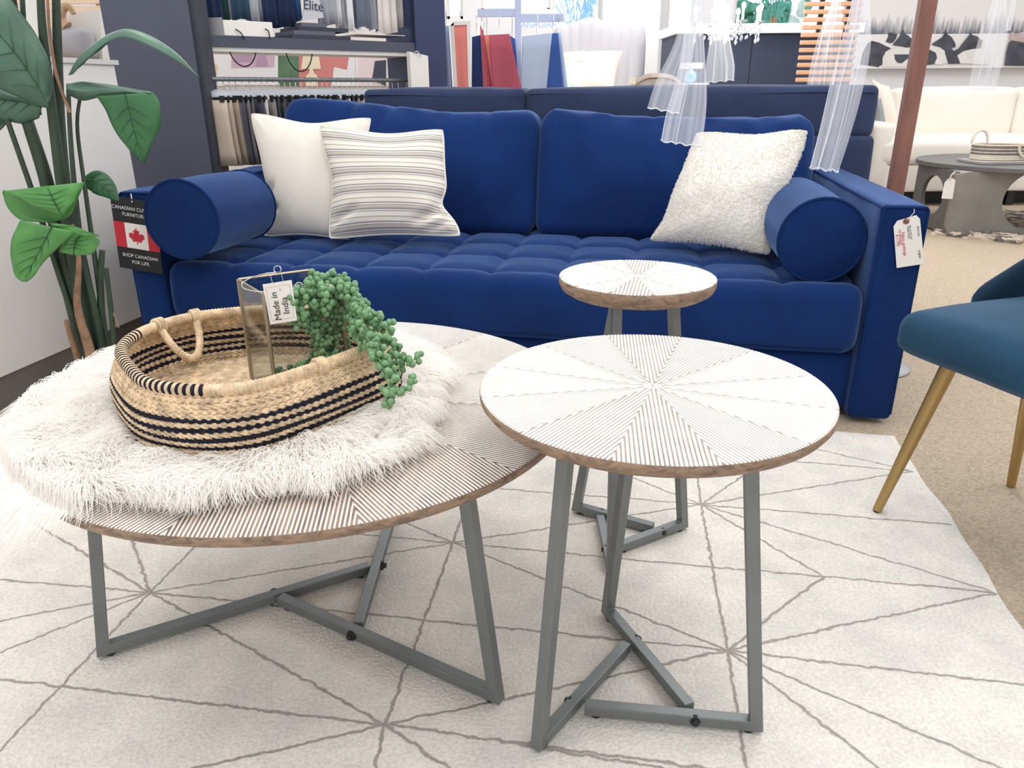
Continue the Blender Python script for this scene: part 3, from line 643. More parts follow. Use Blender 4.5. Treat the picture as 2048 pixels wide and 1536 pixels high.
mb = MB(); mb.box((1.45, 0.28, CZ+0.03), (2.8, 0.05, 0.06)); mb.box((2.806, 0.45, CZ+0.03), (0.052, 0.42, 0.06)); spart('top_beam', mb, MATS['reddish_brown_wood'], pole, smooth=False)

# ------------------------------------------------------------------ teal chair with gold legs
TEAL = mat('teal_velvet', rgb(34, 66, 90), 0.8, sheen=0.25, sheen_col=rgb(150, 175, 205), var=0.14, vscale=7, bump=0.15, bscale=400, spec=0.15)
CM_c = np.array([1.262, 1.575, 0]); ang_f = math.atan2(-0.317, -0.949)
CMt = Matrix.Translation(Vector(CM_c)) @ Matrix.Rotation(ang_f, 4, 'Z')     # local +x = front of the seat
ch = empty('accent_chair', (CM_c[0], CM_c[1], FZ), 'teal velvet chair with slim tapered gold legs beside the sofa', 'chair', rz=ang_f)
def cdef(Q, U):
    top = np.clip(U[:, 2], 0, 1); 
    Q[:, 1] *= 1-0.05*np.clip(U[:, 0], -1, 1)*0.4; Q[:, 2] += top*0.026*(1-U[:, 0]**2)*(1-U[:, 1]**2)+0.004*smoothn(Q[:, 0], Q[:, 1], Q[:, 2], 10, 61)
    bot = np.clip(-U[:, 2], 0, 1); Q[:, 2] += bot*0.03*np.clip(U[:, 0], 0, 1)**3
    return Q
mb = moved(rbox(0.275, 0.272, 0.062, 0.042, (24, 24, 6), (0.01, 0.01, 0.01), cdef, k=6), 0, 0, 0.485); part('seat', mb.xf(CMt), TEAL, ch)
# curved backrest shell
n1, n2 = 60, 28; G = []
for i in range(n1):
    t = -1+2*i/(n1-1); an = t*1.62; e_ = 1-abs(t); env = math.sqrt(max(0.0, 1-max(0, 1-e_/0.10)**2)) if e_ < 0.10 else 1.0; env = max(env, 0.05)
    hgt = 0.075+0.30*(1-(1-min(e_*1.25, 1))**1.0)**1.25; row = []
    for j in range(n2):
        w_ = 2*PI*j/n2; cy_ = math.copysign(abs(math.sin(w_))**0.75, math.sin(w_)); cx_ = math.copysign(abs(math.cos(w_))**0.6, math.cos(w_))
        z = 0.485+(0.5+0.5*cy_)*hgt*(0.4+0.6*env)+0.012*(1-env)
        r_ = 0.285+cx_*0.024*env+0.075*(z-0.485)
        row.append((-r_*math.cos(an)*0.98, r_*math.sin(an)*0.98, z))
    G.append(row+[row[0]])
mb = MB(); mb.grid(G); mb.add(np.array(G[0][:-1]), [tuple(range(n2))]); mb.add(np.array(G[-1][:-1]), [tuple(range(n2))[::-1]])
bk = part('backrest', mb.xf(CMt), mat('dark_teal_velvet', rgb(18, 42, 60), 0.85, sheen=0.3, sheen_col=rgb(110, 150, 190), var=0.14, vscale=7, spec=0.15), ch)
foots = {(1, -1): (0.961, 1.731, 0.0), (-1, -1): (1.409, 1.880, FZ)}
f0, f1 = np.array(foots[(1, -1)]), np.array(foots[(-1, -1)]); nearv = np.array([0.149, -0.448, 0])
for ft, top in ((f0, np.array([1.075, 1.715, 0.47])), (f1, f1*[1, 1, 0]+[-0.07, -0.06, 0.47]), (f0+nearv, f0+nearv*0.8+[0.10, -0.02, 0.47]), (f1+nearv, f1*[1, 1, 0]+nearv*0.85+[-0.08, 0, 0.47])):
    mb = MB(); ft = np.array(ft); ft = ft.copy(); ft[2] += 0.003
    mb.tube([ft+(top-ft)*t for t in np.linspace(0, 1, 8)], np.linspace(0.0115, 0.0205, 8), 20); lg = part('leg', mb, GOLD, ch)
    mb = MB(); mb.lathe([(0.0095, -0.003), (0.0105, 0.003)], ft, 16); part('glide', mb, DARK, lg)

# ------------------------------------------------------------------ long white fur throw on the coffee table
hz = 0.4917
OUT = [(-0.165, 1.40), (-0.155, 1.25), (-0.175, 1.12), (-0.24, 1.015), (-0.37, 0.985), (-0.50, 0.945), (-0.64, 0.955), (-0.76, 1.00), (-0.83, 1.10), (-0.87, 1.28), (-0.885, 1.46),
       (-0.82, 1.66), (-0.66, 1.74), (-0.48, 1.72), (-0.32, 1.66), (-0.22, 1.54)]
def cyc(P, n):
    P = np.array(P, float); m = len(P); t = np.linspace(0, m, n, endpoint=False); i = t.astype(int); f = (t-i)[:, None]
    a, b, c, d = P[(i-1) % m], P[i % m], P[(i+1) % m], P[(i+2) % m]
    return 0.5*((2*b)+(-a+c)*f+(2*a-5*b+4*c-d)*f**2+(-a+3*b-3*c+d)*f**3)
o2 = cyc(OUT, 96); cen = np.array([-0.5, 1.34]); _q = o2-np.array([-0.3854, 1.3623]); _r = np.hypot(_q[:, 0], _q[:, 1]); o2 = np.array([-0.3854, 1.3623])+_q*np.minimum(1, 0.488/_r)[:, None]; fz = lambda q: hz+0.012
FURW = mat('white_fur', rgb(250, 246, 240), 0.9, spec=0.1)
rings = 14; G = []
for i in range(rings+1):
    s_ = (i/rings); P = cen+(o2-cen)*s_; hgt = hz+0.003+0.012*(1-s_**4)+0.003*smoothn(P[:, 0], P[:, 1], 0*P[:, 0], 20, 77)
    rad = np.hypot(P[:, 0]+0.3854, P[:, 1]-1.3623); droop = np.clip(rad-0.497, 0, 1)*1.2
    G.append(np.column_stack([P, hgt-droop]))
G = np.array(G).transpose(1, 0, 2)
thr = empty('fur_throw', (cen[0], cen[1], hz), 'fluffy long haired white fur throw spread under the woven basket', 'throw')
mb = MB(); mb.grid(G, closed_u=True); part('pelt', mb, FURW, thr)
NH = 44000; K_ = 8
uu_ = rng.random(NH); s_ = np.sqrt(rng.random(NH)); 
edge_n = NH//3; s_[:edge_n] = 1-0.10*rng.random(edge_n)
ii = (uu_*96).astype(int) % 96; ff = (uu_*96) % 1
op = o2[ii]*(1-ff)[:, None]+o2[(ii+1) % 96]*ff[:, None]; P0 = cen+(op-cen)*s_[:, None]
rad = np.hypot(P0[:, 0]+0.3854, P0[:, 1]-1.3623); droop0 = np.clip(rad-0.497, 0, 1)*1.2
z0 = hz+0.003+0.012*(1-s_**4)-droop0
dirn = (op-cen); dirn /= np.linalg.norm(dirn, axis=1)[:, None]
# clumps: neighbouring hairs share a lock direction
cxk = smoothn(P0[:, 0], P0[:, 1], 0*s_, 55, 81)*2.2+smoothn(P0[:, 0], P0[:, 1], 0*s_, 18, 82)*2.5; angj = cxk*0.8+rng.normal(0, 0.28, NH)
ca, sa = np.cos(angj), np.sin(angj); D = np.stack([dirn[:, 0]*ca-dirn[:, 1]*sa, dirn[:, 0]*sa+dirn[:, 1]*ca], 1)
Ln = (0.050+0.045*rng.random(NH))*(0.8+0.35*smoothn(P0[:, 0], P0[:, 1], 0*s_, 30, 83)); lift = 0.016+0.016*rng.random(NH)+0.008*smoothn(P0[:, 0], P0[:, 1], 0*s_, 45, 84)
Ln = Ln*(1+0.8*np.clip((rad-0.42)/0.07, 0, 1)); side = np.stack([-D[:, 1], D[:, 0]], 1); ph = rng.random(NH)*0.8+6*smoothn(P0[:, 0], P0[:, 1], 0*s_, 50, 85); amp = 0.0022+0.0032*rng.random(NH)
H = np.zeros((NH, K_, 3))
for k in range(K_):
    t = k/(K_-1); xy = P0+D*(Ln*t)[:, None]+side*(amp*np.sin(ph+t*9)*t)[:, None]
    z = z0+lift*np.sin(t*PI*0.86)*1.2
    rd = np.hypot(xy[:, 0]+0.3854, xy[:, 1]-1.3623); over = np.clip(rd-0.505, 0, 1)
    z = np.where(rd < 0.505, np.maximum(z, hz+0.0015+0.004*t), np.minimum(z, hz+0.016)-over*0.42*t)
    H[:, k, :2] = xy; H[:, k, 2] = z
BC = (-0.465, 1.285)
RING = cyc([(-.233, 1.30), (-.258, 1.39), (-.32, 1.46), (-.395, 1.50), (-.479, 1.513), (-.557, 1.497), (-.633, 1.462), (-.679, 1.40), (-.695, 1.325), (-.678, 1.245), (-.622, 1.159), (-.568, 1.096), (-.512, 1.066), (-.455, 1.058), (-.396, 1.074), (-.345, 1.125), (-.30, 1.185), (-.258, 1.245)], 720)
RANG = np.arctan2(RING[:, 1]-BC[1], RING[:, 0]-BC[0]); RRAD = np.hypot(RING[:, 0]-BC[0], RING[:, 1]-BC[1]); _s = np.argsort(RANG); RANG, RRAD = RANG[_s], RRAD[_s]
def rrad(x, y): return np.interp(np.arctan2(y-BC[1], x-BC[0]), RANG, RRAD, period=2*PI)
def ringo(off, n, q=1.0):
    a = np.linspace(0, 2*PI, 2000, endpoint=False); r_ = (np.interp(a, RANG, RRAD, period=2*PI)+off)*q; P = np.stack([BC[0]+r_*np.cos(a), BC[1]+r_*np.sin(a)], 1)
    d = np.linalg.norm(np.roll(P, -1, 0)-P, axis=1); S = np.concatenate([[0], np.cumsum(d)]); Pc = np.vstack([P, P[:1]]); s = np.linspace(0, S[-1], n, endpoint=False)
    return np.stack([np.interp(s, S, Pc[:, 0]), np.interp(s, S, Pc[:, 1])], 1)
inb = (np.hypot(H[:, :, 0]-BC[0], H[:, :, 1]-BC[1])/rrad(H[:, :, 0], H[:, :, 1]))**2.2
keep = inb[:, 0] > 0.98
near_ = np.clip((1.5-inb)/0.5, 0, 1)[..., None]*np.array([0, 0, 1.0])
H = H-near_*(H-np.array([0, 0, hz+0.018])).clip(0)*0.75*np.array([0, 0, 1.0])
H = H[keep]; NH = len(H)
hc = bpy.data.hair_curves.new('fur'); hc.add_curves([K_]*NH); hc.position_data.foreach_set('vector', H.reshape(-1).astype(np.float32))
ra = hc.attributes.get('radius') or hc.attributes.new('radius', 'FLOAT', 'POINT'); ra.data.foreach_set('value', np.tile(0.00062*(1-np.linspace(0, 1, K_)**2*0.75), NH).astype(np.float32))
furm = bpy.data.materials.new('fur_strands'); furm.use_nodes = True; nt = furm.node_tree; nt.nodes.clear()
o_ = nt.nodes.new('ShaderNodeOutputMaterial'); d_ = nt.nodes.new('ShaderNodeBsdfDiffuse'); d_.inputs[0].default_value = (0.99, 0.97, 0.945, 1); t_ = nt.nodes.new('ShaderNodeBsdfTranslucent'); t_.inputs[0].default_value = (0.99, 0.965, 0.93, 1)
m_ = nt.nodes.new('ShaderNodeMixShader'); m_.inputs[0].default_value = 0.5; nt.links.new(d_.outputs[0], m_.inputs[1]); nt.links.new(t_.outputs[0], m_.inputs[2]); nt.links.new(m_.outputs[0], o_.inputs[0])
hc.materials.append(furm); fo = bpy.data.objects.new('fur', hc); COL.objects.link(fo); fo.parent = thr; fo.matrix_parent_inverse = thr.matrix_world.inverted(); fo['kind'] = 'stuff'

# ------------------------------------------------------------------ woven basket
def rope_row(mb, P, r, pitch, hand, mi, sq=0.30, k=10, up=(0, 0, 1.0), strands=2, ph=0.0):
    """closed twisted rope along the closed polyline P"""
    P = np.array(P); seg = np.linalg.norm(np.roll(P, -1, 0)-P, axis=1); S = np.concatenate([[0], np.cumsum(seg)[:-1]]); tot = seg.sum(); nt_ = round(tot/pitch)
    tw = S/tot*2*PI*nt_*hand+ph
    mb.tube(P, r, k, mi, closed=True, mod=lambda i, a: 1-sq+sq*np.abs(np.cos(strands*(a-tw[i]/strands)))*1.5, up=up)
def oval(c, a, b, n, e=2.4, rot=0.0):
    t = np.linspace(0, 2*PI, n, endpoint=False); x = a*np.sign(np.cos(t))*np.abs(np.cos(t))**(2/e); y = b*np.sign(np.sin(t))*np.abs(np.sin(t))**(2/e)
    # even spacing
    P = np.stack([x, y], 1); d = np.linalg.norm(np.roll(P, -1, 0)-P, axis=1); S = np.concatenate([[0], np.cumsum(d)]); Pc = np.vstack([P, P[:1]])
    s = np.linspace(0, S[-1], n, endpoint=False); x = np.interp(s, S, Pc[:, 0]); y = np.interp(s, S, Pc[:, 1]); cr, sr = math.cos(rot), math.sin(rot)
    return np.stack([c[0]+x*cr-y*sr, c[1]+x*sr+y*cr], 1)
bz0, bz1 = 0.505, 0.617
bk_ = empty('woven_basket', (BC[0], BC[1], bz0), 'oval seagrass basket with black stripes sitting on the white fur', 'basket')
mb = MB(); rows = 16; rr_ = (bz1-bz0)/rows*0.66
for i in range(rows):
    z = bz0+(i+0.5)*(bz1-bz0)/rows; bul = 0.020*math.sin(PI*(i+0.5)/rows)**0.7+0.008*(1-i/rows)
    P = ringo(bul, 460); P = np.column_stack([P, np.full(len(P), z)+0.0012*np.sin(np.linspace(0, 2*PI*5, len(P), endpoint=False)+i)])
    rope_row(mb, P, rr_*1.14, 0.027, 1 if i % 2 else -1, 1 if i in (4, 6, 8, 10) else 0, 0.52, 12, ph=i*1.7)
part('wall', mb, [STRAW, INKY], bk_)
mb = MB()
for i in range(16):
    q = 1-i/16*0.97; P = ringo(-0.012, max(24, int(400*q)), q); P = np.column_stack([P, np.full(len(P), bz0+0.012)])
    rope_row(mb, P, 0.0078, 0.024, 1 if i % 2 else -1, 0, 0.2, 8)
part('bottom', mb, [STRAW], bk_)
# wrapped rim
def wrapped(mb, P, r, pitch, closed=True, mi=0, k=12, up=(0, 0, 1.0), sel=None):
    P = np.array(P); seg = np.linalg.norm(np.diff(P, axis=0, append=P[:1] if closed else P[-1:]), axis=1); S = np.concatenate([[0], np.cumsum(seg)[:-1]])
    f0_ = len(mb.f); mb.tube(P, r, k, mi, closed=closed, mod=lambda i, a: 0.86+0.20*np.abs(np.sin(S[i]/pitch*PI+0.35*np.cos(a))), up=up)
    return S
P = ringo(0.002, 1100); P = np.column_stack([P, np.full(len(P), bz1+0.004)])
mb = MB(); S_ = wrapped(mb, P, 0.0098, 0.0062, k=12)
th_ = np.degrees(np.arctan2(P[:, 1]-BC[1], P[:, 0]-BC[0])) % 360
for i in range(len(P)):
    if 165 < th_[i] < 272 and int(S_[i]/0.0062) % 2 == 0:
        for q in range(12): mb.mi[i*12+q] = 1
part('rim', mb, [STRAW, INKY], bk_)
def bez(a, b, c, d, n):
    t = np.linspace(0, 1, n)[:, None]; a, b, c, d = [np.array(q, float) for q in (a, b, c, d)]
    return a*(1-t)**3+3*b*t*(1-t)**2+3*c*t*t*(1-t)+d*t**3
def snap(px, py):
    q = az(px, py, bz1+0.004); d_ = q[:2]-np.array(BC); d_ /= np.linalg.norm(d_); r_ = float(rrad(q[0], q[1]))+0.002; return np.array([BC[0]+d_[0]*r_, BC[1]+d_[1]*r_, bz1+0.004])
hA = snap(322, 652); hB = snap(393, 634)
hl = lambda a, n1_, d1, n2_, b: bez(a, a+np.array(n1_)*d1, b+np.array(n2_)*d1, b, 90)
inn = np.array([0.28, -0.25, -0.93])
P = bez(hA, hA+np.array([0.060, -0.055, -0.075]), hB+np.array([0.045, -0.075, -0.085]), hB, 100)
mb = MB(); wrapped(mb, P, 0.0072, 0.0058, closed=False); part('handle', mb, STRAW, bk_)
for q in (hA, hB):
    mb = MB(); tt = np.linspace(0, 2*PI, 24, endpoint=False); rd_ = (q-np.array([BC[0], BC[1], q[2]])); rd_ /= np.linalg.norm(rd_)
    for o__ in (-0.006, 0, 0.006):
        tan = np.cross(rd_, (0, 0, 1)); mb.tube([q+tan*o__+(rd_*math.cos(w_)+np.array([0, 0, 1])*math.sin(w_))*0.0125 for w_ in tt], 0.0036, 6, closed=True)
    part('handle_knot', mb, STRAW, bk_)
kA = snap(632, 730); kB = snap(757, 682)
for q in (kA, kB):
    mb = MB(); tt = np.linspace(0, 2*PI, 24, endpoint=False); rd_ = (q-np.array([BC[0], BC[1], q[2]])); rd_ /= np.linalg.norm(rd_)
    for o__ in (-0.006, 0, 0.006):
        tan = np.cross(rd_, (0, 0, 1)); mb.tube([q+tan*o__+(rd_*math.cos(w_)+np.array([0, 0, 1])*math.sin(w_))*0.0125 for w_ in tt], 0.0036, 6, closed=True)
    part('handle_knot', mb, STRAW, bk_)

# ------------------------------------------------------------------ glass lantern box inside the basket
GLS = bpy.data.materials.new('clear_grey_glass'); GLS.use_nodes = True; nt = GLS.node_tree; nt.nodes.clear()
o_ = nt.nodes.new('ShaderNodeOutputMaterial'); tr = nt.nodes.new('ShaderNodeBsdfTransparent'); tr.inputs[0].default_value = (0.93, 0.945, 0.95, 1); gl = nt.nodes.new('ShaderNodeBsdfGlossy'); gl.inputs['Roughness'].default_value = 0.05
fr_ = nt.nodes.new('ShaderNodeFresnel'); fr_.inputs[0].default_value = 1.5; ad = nt.nodes.new('ShaderNodeMath'); ad.operation = 'MULTIPLY_ADD'; ad.inputs[1].default_value = 0.45; ad.inputs[2].default_value = 0.03; nt.links.new(fr_.outputs[0], ad.inputs[0])
mx = nt.nodes.new('ShaderNodeMixShader'); nt.links.new(ad.outputs[0], mx.inputs[0]); nt.links.new(tr.outputs[0], mx.inputs[1]); nt.links.new(gl.outputs[0], mx.inputs[2]); nt.links.new(mx.outputs[0], o_.inputs[0])
BRASS = mat('pale_antique_brass', rgb(170, 158, 138), 0.38, metal=0.7)
lz0, lz1 = 0.528, 0.722
lc = [np.array([*q, 0.0]) for q in ((-0.498, 1.352), (-0.418, 1.240), (-0.303, 1.310), (-0.387, 1.425))]
lan = empty('glass_lantern', (*(sum(lc)/4)[:2], lz0), 'square clear glass lantern with thin brass edges standing in the basket', 'lantern')
for i in range(4):
    a, b = lc[i], lc[(i+1) % 4]; n_ = np.cross(b-a, (0, 0, 1)); n_ /= np.linalg.norm(n_); sh = (b-a)/np.linalg.norm(b-a)*0.002
    mb = MB(); mb.prism([a+sh+[0, 0, lz0+0.002], b-sh+[0, 0, lz0+0.002], b-sh+[0, 0, lz1-0.002], a+sh+[0, 0, lz1-0.002]], n_*0.002); part('glass_panel', mb, GLS, lan, smooth=False)
    mb = MB(); mb.box(a+np.array([0, 0, (lz0+lz1)/2]), (0.0055, 0.0055, lz1-lz0)); part('corner_post', mb, BRASS, lan, smooth=False)
mb = MB()
for z in (lz0, lz1):
    for i in range(4): mb.tube([lc[i]+[0, 0, z], lc[(i+1) % 4]+[0, 0, z]], 0.0024, 4)
part('brass_frame', mb, BRASS, lan, smooth=False)
mb = MB(); mb.prism([q*0.96+sum(lc)/4*0.04+np.array([0, 0, lz0+0.001]) for q in lc], (0, 0, 0.002)); part('base_plate', mb, mat('mirror_base', rgb(150, 146, 138), 0.25, metal=0.6), lan, smooth=False)
WIRE = mat('silver_wire', rgb(205, 200, 190), 0.3, metal=0.8)
mb = MB(); wp = [(556, 545, .735), (530, 547, .733), (500, 556, .731), (482, 567, .729), (486, 577, .728), (510, 583, .727), (545, 585, .727), (575, 581, .728), (595, 575, .729), (600, 570, .730)]
wpts = np.array([az(*q) for q in wp]); t0 = np.linspace(0, len(wpts)-1, 70); wpts = np.column_stack([np.interp(t0, range(len(wpts)), wpts[:, k]) for k in range(3)])
for _ in range(4): wpts[1:-1] = (wpts[:-2]+2*wpts[1:-1]+wpts[2:])/4
mb.tube(wpts, 0.0011, 6)
for (px, py, z, r_) in ((555, 539, .740, 0.0065), (598, 572, .730, 0.006)):
    c = az(px, py, z); mb.tube([c+RT*r_*math.cos(q)+UP*r_*math.sin(q) for q in np.linspace(0, 2*PI, 24, endpoint=False)], 0.0009, 6, closed=True)
part('wire_handle', mb, WIRE, lan)
# origin tag
yq = 1.225
T4 = [ay(525, 569, yq), ay(583, 560, yq), ay(594, 641, yq), ay(541, 649, yq)]
tg = empty('origin_tag', T4[3], 'small white bordered card tied to the glass lantern', 'tag')
nrm = np.cross(T4[1]-T4[0], T4[3]-T4[0]); nrm /= np.linalg.norm(nrm); 
if nrm[1] > 0: nrm = -nrm
mb = MB(); mb.prism(T4, -nrm*0.0006); part('card', mb, PAPER, tg, smooth=False)
cT = sum(T4)/4; ins = [cT+(q-cT)*0.82+nrm*0.0005 for q in T4]
mb = MB(); mb.tube(ins, 0.00025, 4, closed=True); part('printed_border', mb, mat('grey_print', rgb(170, 166, 160), 0.8), tg)
upd = T4[0]-T4[3]; 
text('print', 'Made in\nIndia', 0.0155, INK, frameM(cT+nrm*0.0008-upd*0.08, upd, -(T4[1]-T4[0])), tg)
mb = MB(); mb.lathe([(0.0002, 0.0009), (0.0016, 0.0009)], ay(560, 579, yq), 10, M=frameM((0, 0, 0), T4[1]-T4[0], -upd if False else upd).to_3x3(), caps=False)
mb.tube([ay(545, 566, yq-0.001), ay(541, 553, yq), az(549, 546, .735), az(562, 545, .735), ay(566, 562, yq-0.001)], 0.0005, 5); part('thread', mb, WIRE, tg)

# ------------------------------------------------------------------ trailing bead succulent in the lantern
GRN = [mat('bead_green', rgb(116, 154, 112), 0.5, var=0.22, vscale=60, spec=0.3), mat('stem_green', rgb(120, 160, 104), 0.6)]
suc = empty('trailing_succulent', (-0.36, 1.30, lz0), 'green trailing bead succulent spilling from the lantern over the basket rim', 'plant')
def strand(pts, dens=1.0, rb=0.0062, spread=0.013, seed=0):
    r = np.random.default_rng(seed); P = np.array(pts, float); L = np.linalg.norm(np.diff(P, axis=0), axis=1); S = np.concatenate([[0], np.cumsum(L)])
    n = max(8, int(S[-1]/0.004)); s = np.linspace(0, S[-1], n); Q = np.column_stack([np.interp(s, S, P[:, k]) for k in range(3)])
    for _ in range(5): Q[1:-1] = (Q[:-2]+2*Q[1:-1]+Q[2:])/4
    mb = MB(); mb.tube(Q, 0.0011, 5, 1)
    nb = int(S[-1]/0.0032*dens); rb *= 0.86
    for i in range(nb):
        k = int(r.integers(0, n)); d = r.normal(size=3); d[2] += 0.15; d /= np.linalg.norm(d); ln = spread*(0.55+0.6*r.random()); b = rb*(0.75+0.45*r.random()); c = Q[k]+d*ln
        if c[2] < hz+0.01: c[2] = hz+0.012
        mb.tube([Q[k], Q[k]+d*ln*0.55, c], [0.0008, 0.001, 0.0014], 4, 1, caps=False)
        mb.sphere(c, b, 9, 6, 0, (1, 1, 1.08))
    return part('strand', mb, GRN, suc)
A_ = lambda px, py, y: ay(px, py, y)
# crown at the top of the lantern
crown = [[(640, 600, 1.30), (610, 585, 1.27), (585, 595, 1.24), (572, 605, 1.235)], [(650, 620, 1.30), (640, 580, 1.29), (625, 565, 1.28), (610, 575, 1.26)], [(650, 600, 1.31), (655, 565, 1.32), (650, 550, 1.32), (635, 548, 1.31)],
         [(660, 610, 1.31), (680, 570, 1.31), (690, 560, 1.31), (700, 580, 1.29)], [(650, 620, 1.30), (670, 590, 1.29), (690, 580, 1.27), (705, 600, 1.26)], [(640, 610, 1.29), (620, 600, 1.26), (600, 620, 1.25), (595, 650, 1.25)],
         [(650, 600, 1.33), (625, 560, 1.33), (660, 555, 1.33), (700, 575, 1.32)], [(660, 580, 1.30), (640, 570, 1.28), (660, 590, 1.26), (640, 620, 1.26)]]
for i, p_ in enumerate(crown): strand([A_(*q) for q in p_], 1.5, 0.0064, 0.015, 100+i)
inside = [[(640, 600, 1.29), (640, 650, 1.285), (635, 700, 1.28), (625, 730, 1.275)], [(665, 600, 1.30), (670, 650, 1.30), (668, 700, 1.30), (655, 725, 1.29)], [(620, 600, 1.28), (618, 640, 1.28), (640, 690, 1.27), (660, 715, 1.27)],
          [(690, 610, 1.31), (688, 660, 1.31), (690, 700, 1.31)], [(640, 720, 1.28), (610, 735, 1.265), (585, 742, 1.26), (562, 748, 1.26)], [(650, 640, 1.32), (655, 690, 1.32), (640, 720, 1.31)], [(610, 620, 1.30), (650, 660, 1.31), (690, 640, 1.32)]]
for i, p_ in enumerate(inside): strand([A_(*q) for q in p_], 1.35, 0.0056, 0.014, 120+i)
spill = [[(690, 580, 1.29), (712, 600, 1.25), (725, 640, 1.20), (735, 680, 1.17), (760, 720, 1.14), (780, 770, 1.12), (783, 808, 1.11)],
         [(695, 590, 1.30), (720, 620, 1.26), (750, 635, 1.22), (775, 660, 1.20), (790, 700, 1.185), (800, 740, 1.17), (795, 755, 1.17)],
         [(700, 600, 1.30), (705, 640, 1.27), (715, 670, 1.23), (740, 690, 1.19), (765, 715, 1.16), (775, 745, 1.14)],
         [(690, 570, 1.31), (715, 605, 1.29), (735, 630, 1.27), (760, 640, 1.25), (782, 655, 1.24)], [(705, 590, 1.28), (718, 625, 1.25), (712, 660, 1.24), (720, 690, 1.22)],
         [(735, 665, 1.19), (755, 690, 1.165), (770, 730, 1.15), (768, 755, 1.14), (785, 785, 1.12), (775, 800, 1.12)], [(700, 600, 1.27), (712, 640, 1.24), (730, 670, 1.21), (758, 700, 1.18), (765, 730, 1.16)],
         [(770, 650, 1.23), (782, 680, 1.21), (800, 715, 1.19), (815, 727, 1.18), (832, 718, 1.19), (838, 706, 1.20)], [(783, 785, 1.12), (797, 785, 1.12), (815, 782, 1.125), (828, 770, 1.13), (825, 752, 1.14)],
         [(720, 620, 1.25), (740, 650, 1.23), (755, 665, 1.22), (770, 690, 1.20)]]
for i, p_ in enumerate(spill):
    strand([A_(*q) for q in p_], (0.95, 0.8, 1.2, 1.3, 1.3, 0.9, 1.2, 0.75, 1.0, 1.2)[i], 0.0060, (0.012 if i not in (7, 8) else 0.007), 140+i)

# exterior daylight behind the window openings
mb = MB(); mb.box((1.5, 12.6, 2.0), (22, 0.05, 9)); sky = struct('sky_backdrop', mb, mat('overcast_sky', (0.86, 0.93, 1.0, 1), 1.0, emit=2.6))

# ------------------------------------------------------------------ artificial plant at the far left
YP = 2.28
LEAF = mat('broad_leaf_green', rgb(72, 104, 88), 0.42, var=0.28, vscale=9, bump=0.15, bscale=60)
LEAFD = mat('drooping_leaf_green', rgb(50, 104, 60), 0.42, var=0.22, vscale=10, bump=0.15, bscale=60)
LEAFB = mat('fresh_leaf_green', rgb(78, 136, 70), 0.42, var=0.25, vscale=10, bump=0.15, bscale=60)
VEIN = mat('leaf_vein_green', rgb(44, 84, 50), 0.6)
STALK = mat('dark_green_stalk', rgb(46, 62, 48), 0.55, var=0.4, vscale=26, stretch=(1, 1, 0.25), bump=0.3, bscale=60)
BARK = mat('brown_root_bark', rgb(140, 108, 84), 0.8, var=0.3, vscale=30, bump=0.5, bscale=60)
pl = empty('potted_plant', (*ay(190, 700, YP)[:2], FZ), 'tall artificial plant with broad green leaves beside the white cabinet', 'plant')
def smooth_path(pts, n=30, it=6):
    P = np.array(pts, float); L = np.concatenate([[0], np.cumsum(np.linalg.norm(np.diff(P, axis=0), axis=1))]); s = np.linspace(0, L[-1], n)
    Q = np.column_stack([np.interp(s, L, P[:, k]) for k in range(3)])
    for _ in range(it): Q[1:-1] = (Q[:-2]+2*Q[1:-1]+Q[2:])/4
    return Q
pot = np.array([*ay(190, 700, YP)[:2], 0])
def stalk(pts, r0, r1, y=YP, m=STALK, name='stem', toroot=True):
    P = [ay(a, b, y+(c[0] if c else 0)) for a, b, *c in pts]
    if toroot:
        e_ = P[-1]; P.append(np.array([e_[0]*0.35+pot[0]*0.65, e_[1], 0.10])) if e_[2] > 0.2 else None
    Q = smooth_path(P, 40); mb = MB(); mb.tube(Q, np.linspace(r0, r1, len(Q)), 12, mod=lambda i, a: 1+0.06*np.sin(3*a+i*0.3)); return part(name, mb, m, pl)
stalk([(15, 240), (60, 370), (112, 530), (165, 690)], 0.007, 0.010)
stalk([(50, 225), (90, 350), (118, 480), (168, 690)], 0.016, 0.030, YP+0.03)
stalk([(80, -40), (84, 60), (95, 150), (108, 260), (132, 420), (178, 690)], 0.009, 0.026, YP)
stalk([(112, -40), (118, 240), (128, 360), (160, 540), (195, 690)], 0.010, 0.024, YP+0.04)
stalk([(22, -40), (30, 30), (55, 130), (75, 230)], 0.008, 0.012, YP+0.05, toroot=False)
stalk([(42, -40), (48, 60), (60, 140)], 0.006, 0.008, YP+0.02, toroot=False)
stalk([(93, -40), (98, 60), (112, 150), (128, 195), (140, 225)], 0.0035, 0.0045, YP-0.03, BARK, 'twig', toroot=False)
stalk([(137, 168), (138, 230), (145, 340), (160, 480), (205, 690)], 0.0055, 0.011, YP-0.02)
stalk([(160, 196), (151, 225), (153, 260), (168, 360), (190, 520), (214, 690)], 0.0045, 0.010, YP)
stalk([(212, 536), (222, 620), (228, 690)], 0.007, 0.009, YP-0.03)
stalk([(205, 500), (200, 560), (204, 690)], 0.008, 0.016, YP)
stalk([(145, 448), (157, 500), (158, 540), (152, 600), (160, 640), (178, 690)], 0.004, 0.020, YP-0.06, BARK, 'root')
stalk([(132, 640), (143, 680), (150, 700)], 0.006, 0.016, YP-0.04, BARK, 'root')
stalk([(226, 625), (232, 640), (238, 656)], 0.0022, 0.0018, YP-0.03, BARK, 'twig', toroot=False)
mb = MB(); mb.lathe([(0.10, FZ), (0.125, 0.12), (0.13, 0.13), (0.118, 0.13), (0.11, 0.115), (0.001, 0.115)], pot, 40); part('pot', mb, DARK, pl)
